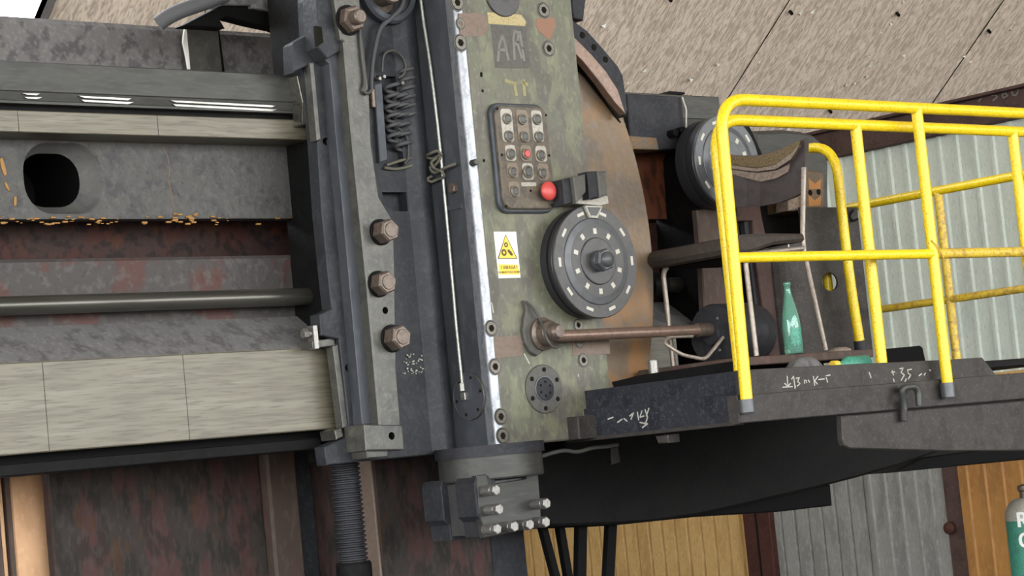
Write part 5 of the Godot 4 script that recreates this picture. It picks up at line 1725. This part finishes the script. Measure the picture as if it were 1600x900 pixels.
func build_chair() -> void:
	var zn := .35
	var c := thing("work_chair", "old steel-tube work chair with a torn curved backrest on the platform", "chair", Z(1180, 555, zn))
	var zfar := -.09
	var x0 := .645
	var x1 := Z(1252, 376, zn).x
	var ys := Z(1250, 370, zn).y
	var yf := Z(1160, 378, zn).y
	# seat pad: rounded front edge, sloping a little
	var st := begin()
	var prof := PackedVector2Array()
	var n := 10
	var pt := [Vector2(x0 + .0, yf - .045), Vector2(x0 - .02, yf - .038), Vector2(x0 - .034, yf - .02), Vector2(x0 - .036, yf + .002), Vector2(x0 - .022, yf + .02), Vector2(x0 + .005, yf + .028), Vector2(x0 + .06, yf + .03), Vector2(lerpf(x0, x1, .5), ys + .014), Vector2(x1 + .01, ys + .012), Vector2(x1 + .014, ys - .02), Vector2(lerpf(x0, x1, .5), ys - .03), Vector2(x0 + .05, yf - .04)]
	for q in pt:
		prof.append(q)
	prism(st, FZ, prof, zfar - .03, zn + .015, .012)
	obj("seat", st.commit(), M.seat, c)
	obj("seat_pan", box_mesh(Vector3(x0 + .03, yf - .05, zfar), Vector3(x1 - .02, yf - .027, zn - .02), .006), M.darker, c)
	obj("torn_edge", prism_mesh(FX, PackedVector2Array([Vector2(zn - .02, yf - .02), Vector2(zn + .005, yf - .016), Vector2(zn + .004, yf + .014), Vector2(zn - .05, yf + .004)]), -x0 + .0, -x0 + .03, .003), M.orange, c)
	var r := .0105
	# frame: side loops
	var nf := Z(1182, 556, zn)
	var nr := Z(1290, 547, zn)
	obj("leg", tube_mesh(bent([nf, Vector3(x0 + .012, yf - .05, zn), Vector3(x1 + .01, ys - .045, zn)], .05), r, 12), M.chair_tube, c)
	obj("leg", tube_mesh(bent([nr, Vector3(x1 + .004, ys - .03, zn), Z(1256, 262, zn)], .06), r, 12), M.chair_tube, c)
	obj("leg", tube_mesh(bent([Vector3(nf.x - .006, nf.y, zfar), Vector3(x0 + .008, yf - .04, zfar), Vector3(x1 + .01, ys - .045, zfar)], .05), r, 12), M.chair_tube, c)
	obj("leg", tube_mesh(bent([Vector3(nr.x, nr.y, zfar), Vector3(x1 + .004, ys - .03, zfar), Vector3(Z(1256, 262, zn).x, Z(1256, 262, zn).y, zfar)], .06), r, 12), M.chair_tube, c)
	for q in [[1185, 386], [1232, 389]]:
		put("seat_screw", disc_mesh(.005, .02), M.bolt, c, Transform3D(FY.basis, Z(q[0], q[1], zn - .02)))
	# backrest: a bowed shell, seen from its front
	var xb := Z(1256, 250, zn).x
	var top := [[1259, 216], [1250, 217], [1234, 222], [1205, 234], [1176, 242], [1158, 243], [1128, 241]]
	var bot := [[1256, 294], [1250, 301], [1234, 308], [1205, 317], [1176, 322], [1158, 323], [1128, 322]]
	var lay := func(a: Array, b: Array, front: float, back: float, m: Material, called: String) -> void:
		var s := begin()
		var A := []
		for i in a.size():
			var P := X(a[i][0], a[i][1], xb)
			var Q := X(b[i][0], b[i][1], xb)
			var t := clampf((zn + .02 - P.z) / (zn - zfar + .04), 0, 1)
			var bow := .045 * sin(t * PI)
			A.append([Vector3(xb + bow - front, P.y, P.z), Vector3(xb + bow - front, Q.y, Q.z), Vector3(xb + bow + back, Q.y, Q.z), Vector3(xb + bow + back, P.y, P.z)])
		for i in A.size() - 1:
			for k in 4:
				var j := (k + 1) % 4
				quad(s, A[i][k], A[i + 1][k], A[i + 1][j], A[i][j])
		var e: Array = A[A.size() - 1]
		quad(s, A[0][0], A[0][1], A[0][2], A[0][3])
		quad(s, e[3], e[2], e[1], e[0])
		obj(called, s.commit(), m, c)
	lay.call(top, bot, 0.0, .02, M.back_shell, "backrest")
	lay.call([[1252, 219], [1234, 225], [1205, 236], [1176, 244], [1158, 244], [1136, 242]], [[1251, 224], [1236, 238], [1205, 256], [1176, 262], [1158, 260], [1136, 256]], .012, 0.0, M.foam, "torn_padding")
	lay.call([[1250, 226], [1236, 239], [1205, 257], [1176, 263], [1158, 261], [1136, 257]], [[1249, 231], [1234, 249], [1205, 264], [1176, 268], [1158, 266], [1136, 262]], .017, 0.0, M.cloth, "cover_fold")
	lay.call([[1228, 256], [1205, 266], [1176, 270], [1158, 268], [1136, 264]], [[1226, 268], [1205, 278], [1180, 284], [1160, 278], [1136, 270]], .009, 0.0, M.cloth, "torn_cover")

func build_small_things() -> void:
	# green glass bottle on the footboard
	var zb := .40
	var base := Z(1241, 553, zb)
	var topy := Z(1229, 441, zb).y
	var h := topy - base.y
	var b := thing("glass_bottle", "green glass bottle with torn label standing on the platform board by the chair", "bottle", base)
	var t := Transform3D(FY.basis, base)
	var R := .036
	obj("body", lathe_mesh(t, [Vector2(0, .004), Vector2(R * .9, 0), Vector2(R, .008), Vector2(R, h * .36), Vector2(R * .97, h * .44), Vector2(R * .86, h * .54), Vector2(R * .68, h * .66), Vector2(R * .48, h * .78), Vector2(R * .34, h * .88), Vector2(R * .32, h * .95), Vector2(R * .4, h * .955), Vector2(R * .4, h * .985), Vector2(R * .33, h), Vector2(R * .25, h), Vector2(R * .24, h * .88), Vector2(R * .4, h * .76), Vector2(R * .78, h * .54), Vector2(R * .9, h * .4), Vector2(R * .9, .02), Vector2(0, .02)], 32, true), M.glass, b)
	var lab := begin()
	var n := 26
	for i in n:
		var a0 := -2.6 + 3.6 * i / n
		var a1 := -2.6 + 3.6 * (i + 1) / n
		var lo := h * (.13 + .02 * sin(i * 2.3))
		var hi := h * (.36 + .035 * sin(i * 1.7) * cos(i * .9))
		var rr := R * 1.012
		var p := [base + Vector3(cos(a0) * rr, lo, -sin(a0) * rr), base + Vector3(cos(a1) * rr, lo, -sin(a1) * rr), base + Vector3(cos(a1) * rr, hi, -sin(a1) * rr), base + Vector3(cos(a0) * rr, hi, -sin(a0) * rr)]
		quadn(lab, p, [Vector3(cos(a0), 0, -sin(a0)), Vector3(cos(a1), 0, -sin(a1)), Vector3(cos(a1), 0, -sin(a1)), Vector3(cos(a0), 0, -sin(a0))])
	obj("label", lab.commit(), M.greenlabel, b)
	# small bottle lying on the deck behind the fascia
	var s := Z(1318, 572, .62)
	var lie := thing("lying_bottle", "small green bottle with yellow cap lying on the deck under the board", "bottle", Vector3(s.x, DK - .02, .62))
	var ax := Transform3D(Basis(Vector3(0, 1, 0), Vector3(0, 0, 1), Vector3(1, 0, 0)), Vector3(Z(1300, 567, .62).x, DK + .012, .62))
	obj("body", lathe_mesh(ax, [Vector2(0, .035), Vector2(.012, .035), Vector2(.014, .06), Vector2(.03, .085), Vector2(.03, .2), Vector2(0, .2)], 24, true), M.greenlabel, lie)
	obj("cap", lathe_mesh(ax, [Vector2(0, 0), Vector2(.017, 0), Vector2(.017, .03), Vector2(0, .034)], 20), M.sign_yellow, lie)
	# grey rag heap under the board
	var q := Z(1250, 575, .6)
	var rag := begin()
	var rows := []
	for i in 9:
		var v := i / 8.0
		var row := []
		for k in 24:
			var a := TAU * k / 24
			var rr := .085 * cos(v * PI / 2) * (1 + .12 * sin(a * 3 + 1) + .06 * sin(a * 7))
			row.append(Vector3(q.x + cos(a) * rr * 1.05, DK - .022 + .075 * sin(v * PI / 2), .62 + sin(a) * rr * .7))
		rows.append(row)
	for i in 8:
		for k in 24:
			var j := (k + 1) % 24
			for v in [rows[i][k], rows[i][j], rows[i + 1][j], rows[i][k], rows[i + 1][j], rows[i + 1][k]]:
				rag.add_vertex(v)
	rag.index()
	rag.generate_normals()
	tag(obj("cleaning_rag", rag.commit(), M.concrete), "bunched grey rag on the deck below the footboard", "rag")
	var w := Z(1332, 547, .3)
	# round tin lid on the board
	var lid := obj("tin_lid", lathe_mesh(Transform3D(FY.basis, Vector3(Z(1311, 546, .2).x, Z(1311, 547, .2).y - .012, .2)), [Vector2(0, 0), Vector2(.045, 0), Vector2(.05, .012), Vector2(.03, .022), Vector2(0, .024)], 24, true), M.cloth)
	tag(lid, "small round tin lid on the footboard near the dark sleeve", "lid")
	# steel pin on the deck at the left
	var pin := obj("steel_pin", lathe_mesh(Transform3D(FY.basis, X(1022, 584, .3)), [Vector2(0, -.06), Vector2(.02, -.06), Vector2(.02, .05), Vector2(.017, .054), Vector2(0, .054)], 18), M.bolt)
	tag(pin, "short bright steel pin standing behind the platform's dark side plate", "pin")
	# gas cylinder by the partition
	var gx := 3.4
	var g0 := X(1615, 900, gx)
	var gc := Vector3(gx, 0, g0.z)
	var g := thing("gas_cylinder", "green gas cylinder with white stencilled letters at the lower right edge", "gas cylinder", gc)
	var gt := Transform3D(FY.basis, gc)
	var ytop := X(1600, 778, gx).y
	obj("body", lathe_mesh(gt, [Vector2(0, 0), Vector2(.1, 0), Vector2(.105, .02), Vector2(.105, ytop - .09), Vector2(.1, ytop - .06), Vector2(.086, ytop - .03), Vector2(.06, ytop - .008), Vector2(.03, ytop), Vector2(0, ytop)], 36, true), M.cyl_green, g)
	obj("shoulder_band", lathe_mesh(gt, [Vector2(.1065, ytop - .105), Vector2(.1065, ytop - .088), Vector2(.1015, ytop - .06), Vector2(.0875, ytop - .03), Vector2(.0615, ytop - .0065), Vector2(.03, ytop + .0015)], 36, true), M.label_plate, g)
	obj("valve", lathe_mesh(gt, [Vector2(0, ytop - .01), Vector2(.022, ytop - .01), Vector2(.022, ytop + .03), Vector2(.03, ytop + .04), Vector2(.03, ytop + .06), Vector2(0, ytop + .07)], 20), M.nut, g)
	for k in [["R", 810], ["C", 842]]:
		var tm := TextMesh.new()
		tm.text = k[0]
		var fnt := SystemFont.new()
		fnt.font_names = PackedStringArray(["Droid Sans"])
		fnt.font_weight = 700
		tm.font = fnt
		tm.font_size = 32
		tm.pixel_size = .1 / 32.0
		tm.depth = .004
		var d := (eye - gc)
		d.y = 0
		d = d.normalized().rotated(Vector3.UP, -.25)
		var fb := Basis(Vector3.UP.cross(d).normalized(), Vector3.UP, d)
		put("stencil_letter", tm, M.white, g, Transform3D(fb, Vector3(gc.x, X(1600, k[1], gx).y, gc.z) + d * .105))
